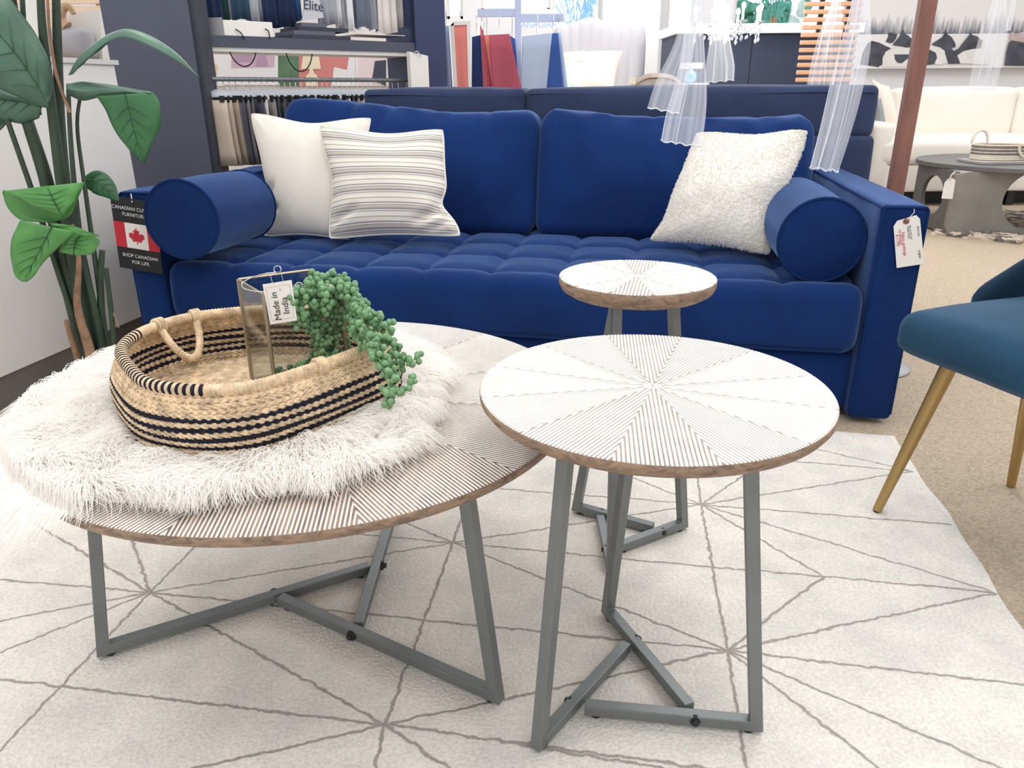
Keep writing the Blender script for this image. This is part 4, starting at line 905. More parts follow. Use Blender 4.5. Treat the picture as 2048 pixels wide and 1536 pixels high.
def leaf(mid, width, m, nrm, prof=None, curl=0.25, name='leaf', fold=0.0, veins=True, wl=1.0, wr_=1.0):
    """mid = list of (px, py, y); width in m; nrm = approximate facing vector of the blade"""
    P = smooth_path([ay(*q) for q in mid], 26, 4); T = np.gradient(P, axis=0); T /= np.linalg.norm(T, axis=1)[:, None]
    t = np.linspace(0, 1, 26); wd = width*(np.sin(PI*np.clip(t, 0, 1)**0.72)**0.85+0.02) if prof is None else width*np.interp(t, [q[0] for q in prof], [q[1] for q in prof])
    nr = np.array(nrm, float); G = []; K2 = 11
    S_ = np.cross(T, nr); S_ /= np.linalg.norm(S_, axis=1)[:, None]; Nn = np.cross(S_, T)
    for j in range(K2):
        c = (j/(K2-1))*2-1; ww = wl if c < 0 else wr_
        rip = 0.05*np.sin(t*22+c*3)*abs(c)
        G.append(P+S_*(wd*c*ww*math.cos(abs(c)*fold))[:, None]-Nn*(wd*(abs(c)*math.sin(abs(c)*fold)+curl*c*c+rip*0.4))[:, None])
    G = np.array(G); mb = MB(); mb.grid(G); 
    lo = part(name, mb, m, pl)
    so = lo.modifiers.new('thick', 'SOLIDIFY'); so.thickness = 0.0012
    if veins:
        mb = MB(); mb.tube(P[:-1]+Nn[:-1]*0.0008, np.linspace(0.0022, 0.0006, 25), 6)
        for k in (5, 9, 13, 17):
            for jj, sgn in ((1, -1), (-1, 1)):
                pts = [P[k]+Nn[k]*0.001]+[G[int(5+sgn*q), min(25, k+q)]+Nn[k]*0.0012 for q in (1, 2, 3, 4)]
                mb.tube(pts, [0.0012, 0.001, 0.0008, 0.0006, 0.0004], 4)
        part('vein', mb, VEIN, lo)
    return lo
def leaf2(mid, left, right, m, y=0.0, bulge=0.02, depth=0.0, veins=True, name='leaf'):
    """blade given by its midrib and its two margins"""
    n = 24; f3 = lambda L, o_: smooth_path([ay(q[0], q[1], YP+y+o_+(q[2] if len(q) > 2 else 0)) for q in L], n, 2)
    Mi, Le, Ri = f3(mid, 0), f3(left, depth), f3(right, depth); G = []
    for c in np.linspace(-1, 1, 13):
        E_ = Le if c < 0 else Ri; k = abs(c); P = Mi*(1-k)+E_*k; P = P+np.array([0, -1, 0])*((bulge*math.sin(k*PI*0.8)*np.sin(np.linspace(0.15, PI-0.1, n)))[:, None]+0.0025*k*np.sin(np.linspace(0, 14, n)+c*4)[:, None]); G.append(P)
    G = np.array(G); mb = MB(); mb.grid(G); lo = part(name, mb, m, pl); so = lo.modifiers.new('thick', 'SOLIDIFY'); so.thickness = 0.0012
    if veins:
        up_ = np.array([0, -0.0018, 0]); mb = MB(); mb.tube(Mi[:-1]+up_, np.linspace(0.0021, 0.0007, n-1), 6)
        for k in (4, 8, 12, 16):
            for sg_ in (-1, 1): mb.tube([G[6+sg_*q][min(n-1, k+q)]+up_*(1+0.5*q) for q in range(0, 5)], [0.0012, 0.001, 0.0008, 0.0006, 0.0004], 4)
        part('vein', mb, VEIN, lo)
    return lo
leaf2([(98, 214), (78, 175), (40, 118), (0, 70), (-60, 20)], [(92, 216), (60, 205), (10, 180), (-40, 160), (-90, 90)], [(100, 208), (110, 165), (104, 118), (72, 60), (20, -10), (-40, -40)], LEAF, -0.05, 0.02, 0.03)
leaf2([(84, 214), (50, 205), (10, 200), (-50, 196)], [(80, 236), (50, 249), (10, 240), (-50, 240)], [(80, 208), (40, 190), (0, 178), (-50, 170)], LEAF, 0.0, 0.015, 0.02)
leaf2([(20, 232), (0, 248), (-40, 262)], [(20, 238), (2, 262), (-40, 290)], [(16, 228), (-4, 236), (-40, 240)], LEAF, 0.03, 0.005, veins=False)
leaf([(137, 150, YP-0.02), (150, 118, YP-0.03), (200, 75, YP-0.05), (252, 52, YP-0.07), (310, 78, YP-0.09), (350, 105, YP-0.10), (385, 140, YP-0.11), (400, 156, YP-0.11)], 0.038, LEAF, (0.1, -0.35, 1), prof=[(0, .05), (.06, 0.8), (.25, 1), (.45, .75), (.7, .6), (.9, .2), (1, .02)], curl=0.5, veins=False)
leaf2([(250, 188), (262, 235), (276, 290), (286, 324)], [(194, 192), (214, 222), (240, 275), (284, 325)], [(306, 184), (322, 205), (324, 250), (288, 325)], LEAFD, -0.06, 0.012, 0.01)
leaf2([(133, 178), (170, 184), (230, 182), (300, 187)], [(140, 190), (165, 203), (200, 194), (240, 190), (302, 190)], [(134, 168), (165, 163), (225, 170), (302, 184)], LEAF, -0.055, 0.012, 0.03, veins=False)
leaf2([(6, 382), (40, 425), (80, 436), (125, 432), (166, 372)], [(5, 384), (12, 416), (38, 441), (98, 446), (142, 434), (166, 374)], [(6, 380), (60, 400), (100, 405), (150, 395), (168, 366)], LEAFB, -0.10, 0.0, 0.0, veins=False)
leaf2([(124, 430), (108, 402), (94, 372)], [(110, 428), (60, 408), (6, 382)], [(128, 430), (150, 405), (169, 364)], LEAFB, -0.14, 0.012, 0.015)
leaf2([(104, 454), (86, 490), (64, 532), (48, 562)], [(42, 440), (28, 470), (24, 515), (34, 555), (46, 564)], [(150, 462), (130, 484), (92, 520), (70, 552), (52, 564)], LEAFB, -0.16, 0.014, 0.01)
leaf2([(148, 500), (152, 482), (160, 468)], [(146, 510), (120, 505), (128, 480), (150, 464)], [(150, 512), (188, 508), (203, 482), (190, 468), (160, 464)], LEAFB, -0.13, 0.008, 0.0)
leaf2([(100, 448), (130, 456), (165, 462), (196, 472)], [(100, 446), (140, 450), (198, 471)], [(104, 452), (140, 466), (198, 474)], LEAFB, -0.15, 0.0, veins=False)
leaf([(165, 362, YP+0.03), (190, 360, YP+0.02), (215, 378, YP+0.01), (238, 402, YP)], 0.034, mat('deep_leaf_green', rgb(30, 84, 48), 0.45, var=0.2, vscale=10), (0, -1, 0.5), curl=0.15)

# ------------------------------------------------------------------ white cabinet at the far left with a dark plinth
A0 = np.array([-1.785, 2.463]); dC = np.array([0.1862, 0.9825]); nC = np.array([-0.9825, 0.1862])
cab = empty('display_cabinet', (*(A0+dC*0.2+nC*0.3), FZ), 'low white display cabinet on a dark plinth behind the plant', 'cabinet')
def cabbox(name, s0, s1, d0, d1, z0, z1, m):
    mb = MB(); P = [A0+dC*s0+nC*d0, A0+dC*s1+nC*d0, A0+dC*s1+nC*d1, A0+dC*s0+nC*d1]
    mb.prism([(*p, z0) for p in P], (0, 0, z1-z0)); return part(name, mb, m, cab, smooth=False)
cabbox('body', -1.5, 0.90, 0.0, 0.55, 0.12, 1.15, mat('cool_white_laminate', rgb(218, 214, 210), 0.5, var=0.02, vscale=3)); cabbox('plinth', -1.5, 0.88, 0.015, 0.53, FZ, 0.12, mat('grey_plinth', rgb(112, 106, 100), 0.7, var=0.1, vscale=6))
cabbox('top', -1.52, 0.915, -0.012, 0.57, 1.15, 1.168, mat('pale_grey_top', rgb(196, 194, 192), 0.5))
# stacked pale boards and shop pieces standing beyond the cabinet
YQ = 4.6
def quad(name, m, pts, Y, d=0.02, parent=None, **k):
    mb = MB(); mb.prism([ay(a, b, Y) for a, b in pts], (0, d, 0)); return part(name, mb, m, parent, smooth=False, **k)
bgst = empty('shop_shelf', (ay(110, 130, YQ)[0], YQ+0.2, FZ), 'pale wooden slatted shelf unit beyond the white cabinet', 'shelf')
PALE = mat('pale_birch', rgb(236, 212, 184), 0.6, var=0.08, vscale=6, stretch=(1, 1, 8)); GREYS = mat('soft_grey_cloth', rgb(170, 168, 172), 0.9, var=0.08, vscale=8)
xa, xb = ay(-60, 60, YQ+0.35)[0], ay(212, 60, YQ+0.35)[0]
for i, py in enumerate((112, 95, 50, 34, 18, 2)):
    z = ay(100, py, YQ+0.35)[2]; mb = MB(); mb.box(((xa+xb)/2, YQ+0.36, z), (xb-xa, 0.03, 0.030)); part('slat', mb, PALE, bgst, smooth=False)
for x_ in (xa+0.02, xb-0.02):
    mb = MB(); mb.box((x_, YQ+0.39, 0.85), (0.05, 0.03, 1.72)); part('upright', mb, PALE, bgst, smooth=False)
mb = MB(); mb.box(((xa+xb)/2, YQ+0.18, ay(100, 126, YQ)[2]), (xb-xa, 0.36, 0.03)); part('shelf_board', mb, PALE, bgst, smooth=False)
zsh = ay(100, 126, YQ)[2]+0.015
def cushion(name, label, c, hx, hy, hz_, m, cat='pillow', rz=0.0, tilt=0.0, group=None, seed=1, parent=None):
    mb = rbox(hx, hy, hz_, min(hy, hz_)*0.7, (8, 3, 8), (hx*0.02, hy*0.5, hz_*0.02), lambda Q, U: Q+0.006*np.column_stack([smoothn(Q[:, 0], Q[:, 1], Q[:, 2], 14, seed+i) for i in range(3)]))
    M = Matrix.Translation(Vector([float(q) for q in c])) @ Matrix.Rotation(rz, 4, 'Z') @ Matrix.Rotation(tilt, 4, 'X'); o = part(name, mb, m, parent, M=M)
    if parent is None: tag(o, label, cat, group)
    return o
c_ = ay(128, 100, YQ+0.1); cushion('grey_cushion', 'soft grey cushion on the shop shelf beyond the plant stems', (c_[0], YQ+0.12, zsh+0.085), 0.16, 0.06, 0.085, GREYS, seed=3)
bx = quad('white_box', PAPER, [(140, 122), (206, 122), (198, 20), (133, 24)], YQ+0.2, 0.10); tag(bx, 'plain white box standing on the shop shelf next to the charcoal column', 'box')
hb = MB(); hp = [ay(*q, YQ+0.1) for q in ((148, 28), (138, 10), (126, 14), (120, 30), (122, 45), (134, 55))]; hb.tube(smooth_path(hp, 24), np.linspace(0.014, 0.036, 24), 12); tag(part('horn_ornament', hb, mat('horn_brown', rgb(196, 158, 124), 0.5, var=0.2, vscale=12)), 'curved brown horn shaped ornament on the shop shelf', 'ornament')
shp = quad('white_banner', WHITE, [(48, -30), (76, -30), (84, 60), (92, 120), (70, 122), (52, 60)], YQ-0.2, 0.004); tag(shp, 'narrow white cloth banner hanging between the plant stems', 'banner')

# ------------------------------------------------------------------ charcoal column
YC = 4.0
cl = ay(198, 0, YC); crr = ay(374, 0, YC); mb = MB(); mb.box(((cl[0]+crr[0])/2, YC+0.09, 1.55), (crr[0]-cl[0], 0.18, 3.12)); co_ = struct('column', mb, CHAR)
mb = MB(); mb.box((crr[0]+0.012, YC+0.10, 1.55), (0.024, 0.16, 3.12)); q = struct('trim_1', mb, mat('dark_edge', rgb(52, 54, 66), 0.6))

# ------------------------------------------------------------------ shelving with fabric samples
def lerp(a, b, t): return a+(b-a)*t
SY = lambda px: lerp(4.12, 5.0, (px-375)/(815-375))      # the shelf runs away from us to the right
su = empty('sample_shelving', (*ay(600, 95, SY(600))[:2], FZ), 'charcoal shelving unit holding fabric sample books beside the column', 'shelf')
La, Lb = ay(376, 90, SY(376)), ay(890, 110, SY(860)); zS = 1.262; Tk = 0.052
dS = (Lb-La); dS[2] = 0; LS = np.linalg.norm(dS); dS /= LS; nS = np.array([-dS[1], dS[0], 0])
def shb(name, s0, s1, d0, d1, z0, z1, m, parent=su):
    P = [La+dS*s0+nS*d0, La+dS*s1+nS*d0, La+dS*s1+nS*d1, La+dS*s0+nS*d1]; mb = MB(); mb.prism([(p[0], p[1], z0) for p in P], (0, 0, z1-z0)); return part(name, mb, m, parent, smooth=False)
S2 = float(np.dot(ay(812, 60, SY(812))-La, dS))
shb('shelf_board', 0.02, S2+0.02, 0, 0.32, zS, zS+Tk, CHAR); shb('pale_underside', 0.03, S2+0.01, 0.012, 0.31, zS-0.022, zS-0.0005, WHITE)
BLP = mat('blue_black_panel', rgb(42, 52, 92), 0.5, var=0.05, vscale=3)
_r = ray(889, 60)[:2]; _s = float(np.linalg.solve(np.array([[_r[0], -dS[0]], [_r[1], -dS[1]]]), La[:2]-CAM[:2])[1])
shb('end_panel', S2+0.02, _s, -0.01, 0.05, FZ, 2.6, BLP)
shb('side_panel', S2+0.02, S2+0.05, 0, 0.34, FZ, 2.6, BLP)
shb('top_rail', 0.02, S2+0.02, 0.05, 0.08, 1.98, 2.02, METAL)
def on(px, d=0.1):        # point on the shelf line under image column px, d metres behind the front edge
    best = None
    p = ay(px, 60, 4.5); r = ray(px, 60)[:2]; # solve CAM+r t = La + dS s + nS d
    A = np.array([[r[0], -dS[0]], [r[1], -dS[1]]]); b = (La+nS*d)[:2]-CAM[:2]; t, s = np.linalg.solve(A, b); return float(s), CAM[:2]+r*t
def zat(px, py, d): 
    s, p = on(px, d); r = ray(px, py); return CAM_H+r[2]/r[1]*p[1]
def swatch(x0, x1, zb, zt_, thick, folds, seed, sw_=1.0):
    """a hanging cloth sample between two shelf positions s0, s1"""
    n = 24; t = np.linspace(0, 1, n); z = np.linspace(zt_, zb, 8); r = np.random.default_rng(seed); ph = r.uniform(0, 6)
    G = []
    for k, zz in enumerate(z):
        f = k/7; off = thick*(0.3+f)*np.sin(t*folds*2*PI+ph); s_ = lerp(x0, x1, t)+(t-0.5)*(x1-x0)*0.15*f*sw_
        G.append(np.column_stack([s_, off, np.full(n, zz)+0.006*np.sin(t*5+ph)*f]))
    return np.array(G)
CL = {'teal': (38, 66, 88), 'ice': (176, 192, 210), 'navy': (26, 40, 74), 'green': (22, 60, 58), 'white': (224, 222, 224), 'denim': (40, 78, 122), 'grey': (164, 166, 174), 'silver': (188, 190, 194), 'cream': (220, 212, 206), 'slate': (108, 114, 132), 'warm': (196, 188, 184)}
hs = [(372, 392, 65, 'teal'), (388, 404, 64, 'ice'), (398, 424, 19, 'denim'), (402, 446, 58, 'navy'), (440, 462, 46, 'green'), (458, 476, 41, 'white'), (470, 504, 40, 'teal'), (498, 528, 44, 'grey'), (524, 536, 40, 'white'), (532, 556, 50, 'navy'), (548, 590, 55, 'navy'), (580, 606, 42, 'denim'),
      (640, 676, 50, 'grey'), (672, 684, 54, 'white'), (680, 700, 60, 'silver'), (698, 708, 64, 'white'), (704, 716, 58, 'slate'), (712, 720, 60, 'white'), (718, 742, 56, 'slate'), (738, 756, 60, 'grey'), (752, 764, 64, 'slate'), (760, 792, 66, 'cream'), (786, 810, 54, 'warm')]
names = {'teal': 'dark teal', 'ice': 'ice blue', 'navy': 'navy', 'green': 'bottle green', 'white': 'white', 'denim': 'denim blue', 'grey': 'grey', 'silver': 'silver', 'cream': 'cream', 'slate': 'slate', 'warm': 'warm beige'}
for i, (a, b, py, cn) in enumerate(hs):
    d = 0.10+0.025*(i % 3); s0, _ = on(a, d); s1, _ = on(b, d); zb = max(zat((a+b)/2, py, d), zS+Tk+0.004)
    G = swatch(s0, s1, zb, 1.97, 0.006, max(1, (b-a)/14), 200+i); W = La+dS*G[..., :1]+nS*(d+G[..., 1:2])+np.array([0, 0, 1])*(G[..., 2:3]-La[2]); mb = MB(); mb.grid(W)
    o = part('hanging_sample', mb, mat('cloth_'+cn, rgb(*CL[cn]), 0.95, var=0.08, vscale=8, bump=0.2, bscale=300)); so = o.modifiers.new('t', 'SOLIDIFY'); so.thickness = 0.004
    ordw = ' number %s from the column' % ['one', 'two', 'three', 'four', 'five', 'six', 'seven', 'eight', 'nine', 'ten', 'eleven', 'twelve', 'thirteen', 'fourteen', 'fifteen', 'sixteen', 'seventeen', 'eighteen', 'nineteen', 'twenty', 'twenty one', 'twenty two', 'twenty three'][i]; pos_w = ['next to the column', 'over the white paper bag', 'over the dark sample books', 'over the white box'][0 if a < 440 else 1 if a < 545 else 2 if a < 700 else 3]
    tag(o, '%s fabric sample hanging %s%s' % (names[cn], pos_w, ordw), 'fabric sample', 'fabric samples hanging above the shelf')
# white sample tote with lettering
d = 0.07; pts = [(606, 42), (650, 35), (640, -20), (622, -20)]
P4 = []
for a, b in pts: s_, p = on(a, d); P4.append(np.array([p[0], p[1], zat(a, b, d)]))
mb = MB(); mb.prism(P4, nS*0.01); tb = part('canvas_tote', mb, mat('canvas', rgb(196, 196, 204), 0.9), smooth=False); tag(tb, 'pale canvas bag with dark script lettering hanging above the sample books', 'bag')
s_, p = on(631, d-0.004); text('lettering', 'Elite', 0.070, mat('dark_script', rgb(52, 58, 84), 0.8), frameM((p[0], p[1], zat(631, 12, d)), dS+np.array([0, 0, -0.06]), (0, 0, 1)), tb)
# white paper bag lying on the shelf, black cord handles hanging
def shelf_item(name, px0, px1, py0, py1, d0, dep, m, label, cat, group=None, extra=None, zbase=None):
    s0, _ = on(px0, d0); s1, _ = on(px1, d0); z1 = zat((px0+px1)/2, py0, d0); z0 = zat((px0+px1)/2, py1, d0) if zbase is None else zbase
    P = [La+dS*s0+nS*d0, La+dS*s1+nS*d0, La+dS*s1+nS*(d0+dep), La+dS*s0+nS*(d0+dep)]; mb = MB(); mb.prism([(p[0], p[1], z0) for p in P], (0, 0, max(z1-z0, 0.004)))
    o = part(name, mb, m, smooth=False); tag(o, label, cat, group); bvm = o.modifiers.new('b', 'BEVEL'); bvm.width = 0.002; return o
zT = zS+Tk+0.001
bag = shelf_item('paper_bag', 448, 546, 42, 75, 0.005, 0.06, PAPER, 'white paper bag with black cord handles lying on the charcoal shelf', 'bag', zbase=zT)
s0, _ = on(418, 0.03); s1, _ = on(447, 0.01); P = [La+dS*s0+nS*0.10, La+dS*s1+nS*0.008, La+dS*s1+nS*0.05, La+dS*s0+nS*0.14]
mb = MB(); mb.prism([(p[0], p[1], zT) for p in P], (0, 0, 0.085)); part('side_gusset', mb, mat('grey_paper', rgb(176, 176, 182), 0.8), bag, smooth=False)
for (xa_, xb_) in ((471, 487), (530, 538)):
    pth = [La+dS*on(xa_, -0.004)[0]-nS*0.004+np.array([0, 0, zat(xa_, 58, -0.004)-La[2]]), La+dS*on((xa_+xb_)/2+3, -0.012)[0]-nS*0.012+np.array([0, 0, zat(xb_, 60 if xb_ > 500 else 66, -0.01)-La[2]]), La+dS*on(xb_, -0.012)[0]-nS*0.012+np.array([0, 0, zat(xb_, 79, -0.01)-La[2]])]
    mb = MB(); mb.tube(smooth_path(pth, 14), 0.0032, 8); part('cord_handle', mb, BLACKW, bag)
for (xa_, xb_, yb_, xt) in ((452, 508, 132, 'first'), (566, 621, 142, 'second')):
    # cord handles of bags on the shelf drooping beneath it
    a3 = La+dS*on(xa_, 0.02)[0]+nS*0.02+np.array([0, 0, zS-La[2]-0.001]); b3 = La+dS*on(xb_, 0.02)[0]+nS*0.02+np.array([0, 0, zS-La[2]-0.001]); dz_ = zat((xa_+xb_)/2, yb_, 0.02)-zS
    mb = MB(); mb.tube(bez(a3, a3+np.array([0, 0, dz_*1.35])+dS*0.02, b3+np.array([0, 0, dz_*1.35])-dS*0.02, b3, 30), 0.0036, 8); o = part('cord_loop', mb, BLACKW)
    tag(o, 'black cord loop hanging under the shelf %s' % ('in front of the mauve sofa poster' if xt == 'first' else 'in front of the lamp poster'), 'cord')
bk1 = mat('dark_sample_book', rgb(58, 60, 74), 0.8); bk2 = mat('grey_sample_book', rgb(96, 98, 112), 0.8)
for i, (a, b, y0_, y1_, m_) in enumerate([(584, 700, 80, 87, bk1), (588, 672, 73, 80, bk2), (598, 700, 67, 73, bk1), (604, 660, 61, 67, bk2)]):
    zz = zT+i*0.021; s0, _ = on(a, 0.01+0.01*i); s1, _ = on(b, 0.01); P = [La+dS*s0+nS*(0.01+0.012*i), La+dS*s1+nS*(0.01+0.012*i), La+dS*s1+nS*0.28, La+dS*s0+nS*0.28]
    mb = MB(); mb.prism([(p[0], p[1], zz) for p in P], (0, 0, 0.020)); o = part('sample_book', mb, m_, smooth=False); tag(o, '%s fabric sample book lying %s' % ('dark' if m_ is bk1 else 'grey', ['at the bottom of the stack on the shelf', 'second from the bottom of the shelf stack', 'third from the bottom of the shelf stack', 'on top of the stack on the shelf'][i]), 'book', 'sample books stacked on the shelf')
shelf_item('shelf_box', 702, 772, 86, 94, 0.01, 0.2, mat('beige_box', rgb(206, 186, 172), 0.7), 'flat beige box under the white binder at the shelf end', 'box', zbase=zT)
shelf_item('white_binder', 716, 810, 70, 85, 0.012, 0.22, PAPER, 'white binder lying on the flat beige box', 'binder', zbase=zT+0.034)
# white sample cards hung on the end panel
s0, _ = on(812, -0.02); 
mb = MB()
for k in range(4):
    a_ = La+dS*(on(811, -0.03)[0]+0.003*k)-nS*(0.03+0.006*k); b_ = La+dS*(on(848, -0.03)[0]+0.003*k)-nS*(0.03+0.006*k); z1 = zat(830, 104, -0.03); z0 = zat(830, 182, -0.03)
    mb.prism([(a_[0], a_[1], z0), (b_[0], b_[1], z0-0.004), (b_[0], b_[1], z1-0.02), (a_[0], a_[1], z1)], nS*0.0025)
sc_ = part('card_bundle', mb, PAPER, smooth=False); tag(sc_, 'bundle of white paper sample cards hanging on the dark blue panel', 'sample cards')
mb = MB(); a_ = La+dS*on(820, -0.03)[0]-nS*0.035; mb.tube(smooth_path([(a_[0], a_[1], z1-0.03), (a_[0]+0.03, a_[1]-0.01, z1+0.012), (a_[0]+0.06, a_[1], z1-0.03)], 14), 0.003, 6); part('binder_ring', mb, WIRE, sc_)

# rail with sample hangers under the shelf
RY = lambda px: lerp(4.06, 4.98, (px-385)/(815-385))
ra, rb_ = ay(392, 158, RY(392)), ay(822, 158, RY(822)); zR = ra[2]
rb_[2] = zR; dR = rb_-ra; LR = np.linalg.norm(dR); dR /= LR; nR = np.array([-dR[1], dR[0], 0])
rail = empty('sample_rail', (*((ra+rb_)/2)[:2], FZ), 'grey metal garment rail crowded with clear sample hangers behind the sofa', 'clothes rail')
mb = MB(); mb.tube([ra-dR*0.02, rb_], 0.011, 12); part('rod', mb, METAL, rail)
for q in (ra-dR*0.0+dR*0.02, rb_-dR*0.03):
    mb = MB(); mb.tube([(q[0], q[1], FZ), (q[0], q[1], zR)], 0.010, 10); part('upright', mb, METAL, rail)
CLEARP = bpy.data.materials.new('clear_plastic'); CLEARP.use_nodes = True; _p = CLEARP.node_tree.nodes['Principled BSDF']; _p.inputs['Base Color'].default_value = rgb(236, 240, 246); _p.inputs['Roughness'].default_value = 0.15; _p.inputs['Alpha'].default_value = 0.5
CHROME = mat('chrome_hook', rgb(200, 204, 210), 0.2, metal=0.9)
hcols = [(176, 158, 142), (196, 180, 164), (158, 142, 124), (86, 84, 92), (70, 70, 80), (196, 190, 186), (110, 106, 110), (60, 62, 74), (132, 126, 124), (52, 54, 66)]
def hanger(ci, w_=0.14, drop=0.42):
    M_ = empty('sample_hanger', (0, 0, 0), 'x', 'hanger')
    mb = MB(); mb.tube(smooth_path([(0, 0.0, -0.055), (0, 0, -0.018), (0, 0.012, 0.002), (0, 0.0, 0.014), (0, -0.012, 0.004)], 14, 2), 0.0022, 6); part('hook', mb, CHROME, M_)
    mb = MB(); mb.prism([(-0.002, -w_, -0.085), (-0.002, w_, -0.085), (-0.002, w_*0.9, -0.07), (-0.002, 0.012, -0.048), (-0.002, -0.012, -0.048), (-0.002, -w_*0.9, -0.07)], (0.004, 0, 0)); part('hanger_bar', mb, CLEARP, M_, smooth=False)
    for y_ in (-w_*0.8, w_*0.8):
        mb = MB(); mb.box((0, y_, -0.094), (0.016, 0.026, 0.030)); part('clip', mb, DARK, M_, smooth=False)
    n = 12; t = np.linspace(-1, 1, n); z = np.linspace(-0.10, -drop, 6); G = [np.column_stack([0.006*np.sin(t*4+k)*k/5, t*w_*(0.95+0.02*k), np.full(n, zz)]) for k, zz in enumerate(z)]
    mb = MB(); mb.grid(G); o = part('cloth', mb, mat('sample_cloth_%d' % ci, rgb(*hcols[ci]), 0.95, var=0.06, vscale=8), M_); so = o.modifiers.new('t', 'SOLIDIFY'); so.thickness = 0.005
    return M_
protos = [hanger(i) for i in range(len(hcols))]
HPX = [398, 410, 420, 432, 446, 458, 470, 484, 498, 510, 522, 534, 546, 557, 568, 579, 590, 601, 612, 623, 633, 643, 653, 663, 673, 683, 693, 703, 713, 724, 736, 748, 760, 772, 784, 796]
order = [1, 0, 2, 3, 4, 6, 3, 7, 5, 8, 9, 4, 7, 6, 9, 5, 7, 8, 4, 5, 9, 7, 6, 5, 7, 8, 5, 6, 9, 5, 7, 8, 5, 6, 7, 9]
ORD = ['fifth', 'sixth', 'seventh', 'eighth', 'ninth', 'tenth', 'eleventh', 'twelfth', 'thirteenth', 'fourteenth', 'fifteenth', 'sixteenth', 'seventeenth', 'eighteenth', 'nineteenth', 'twentieth', 'twenty first', 'twenty second', 'twenty third', 'twenty fourth', 'twenty fifth', 'twenty sixth', 'twenty seventh', 'twenty eighth', 'twenty ninth', 'thirtieth', 'thirty first', 'thirty second', 'thirty third', 'thirty fourth', 'thirty fifth', 'thirty sixth']
used = set(); ar = math.atan2(dR[1], dR[0])
for i, px in enumerate(HPX):
    ci = order[i]; pr = protos[ci]
    if ci in used: h = copy_tree(pr)
    else: h = pr; used.add(ci)
    r = ray(px, 158)[:2]; A = np.array([[r[0], -dR[0]], [r[1], -dR[1]]]); t, s = np.linalg.solve(A, ra[:2]-CAM[:2]); p = ra+dR*s
    tw = ar+(0.95 if i < 4 else 0.55)*(1 if True else 0)+random.uniform(-0.14, 0.14)
    h.matrix_world = Matrix.Translation(Vector([float(p[0]), float(p[1]), float(zR)])) @ Matrix.Rotation(tw-0.25, 4, 'Z')
    h['label'] = ['beige cloth sample clipped to a clear hanger nearest the column', 'tan cloth sample on a hanger beside the column', 'taupe cloth sample on a hanger near the column', 'dark grey cloth sample on a hanger behind the white pillow'][i] if i < 4 else 'cloth sample hanger, %s along the crowded rail counting from the charcoal column' % ORD[i-4]
    h['group'] = 'sample hangers on the rail'

# posters behind the shelf, fixed to a white partition
YPz = 6.3
mb = MB(); a_, b_ = ay(366, 100, YPz+0.03), ay(806, 100, YPz+0.03); mb.box(((a_[0]+b_[0])/2, YPz+0.045, 0.95), (b_[0]-a_[0], 0.05, 1.92)); struct('partition', mb, WHITE)
PINK = mat('poster_mauve', rgb(214, 186, 204), 0.7); PGR = mat('poster_green', rgb(92, 122, 96), 0.7, var=0.3, vscale=6); PRED = mat('poster_coral', rgb(222, 140, 136), 0.7); PCRM = mat('poster_cream', rgb(250, 236, 206), 0.7); PWH = mat('poster_white', rgb(244, 242, 244), 0.7); PMA = mat('poster_dark_mauve', rgb(190, 160, 184), 0.7)
def poster(label, pts, base, shapes, Y=YPz, cat='poster'):
    o = empty('poster', ay(pts[0][0], pts[0][1], Y), label, cat)
    quad('sheet', base, pts, Y, 0.01, o)
    for k, (m_, sh) in enumerate(shapes):
        mb = MB(); mb.prism([ay(a, b, Y-0.002*(k+1)) for a, b in sh], (0, 0.0015, 0)); part('printed_shape', mb, m_, o, smooth=False)
    return o
poster('white poster of a mauve tufted sofa hanging behind the sample rail', [(448, 170), (556, 170), (556, 86), (448, 86)], PWH, [(PINK, [(462, 136), (548, 134), (550, 112), (530, 110), (528, 96), (464, 92)]), (PMA, [(468, 124), (506, 122), (506, 100), (468, 98)]), (PMA, [(512, 132), (534, 130), (530, 108), (514, 106)])])
poster('poster with dark green foliage behind the second black cord loop', [(556, 172), (598, 172), (598, 86), (556, 86)], PGR, [])
poster('coral poster showing a cream table lamp behind the sample rail', [(598, 172), (710, 172), (710, 86), (598, 86)], PRED, [(PWH, [(660, 172), (710, 172), (710, 104), (700, 100), (694, 140), (668, 134), (664, 170)]), (PCRM, [(602, 138), (642, 138), (636, 100), (608, 100)]), (PCRM, [(612, 172), (636, 172), (634, 150), (628, 146), (626, 138), (620, 138), (618, 146), (612, 152)])])
poster('pale poster with faint orange shapes next to the column', [(372, 172), (448, 172), (448, 86), (372, 86)], PWH, [(mat('poster_peach', rgb(240, 206, 184), 0.7), [(418, 150), (434, 150), (436, 130), (420, 126)])])
poster('pale pink poster behind the far end of the sample rail', [(710, 172), (800, 172), (800, 86), (710, 86)], mat('poster_blush', rgb(242, 224, 224), 0.7), [(PWH, [(712, 172), (716, 172), (716, 90), (712, 90)]), (CHAR, [(744, 160), (772, 172), (772, 120), (750, 122)])])

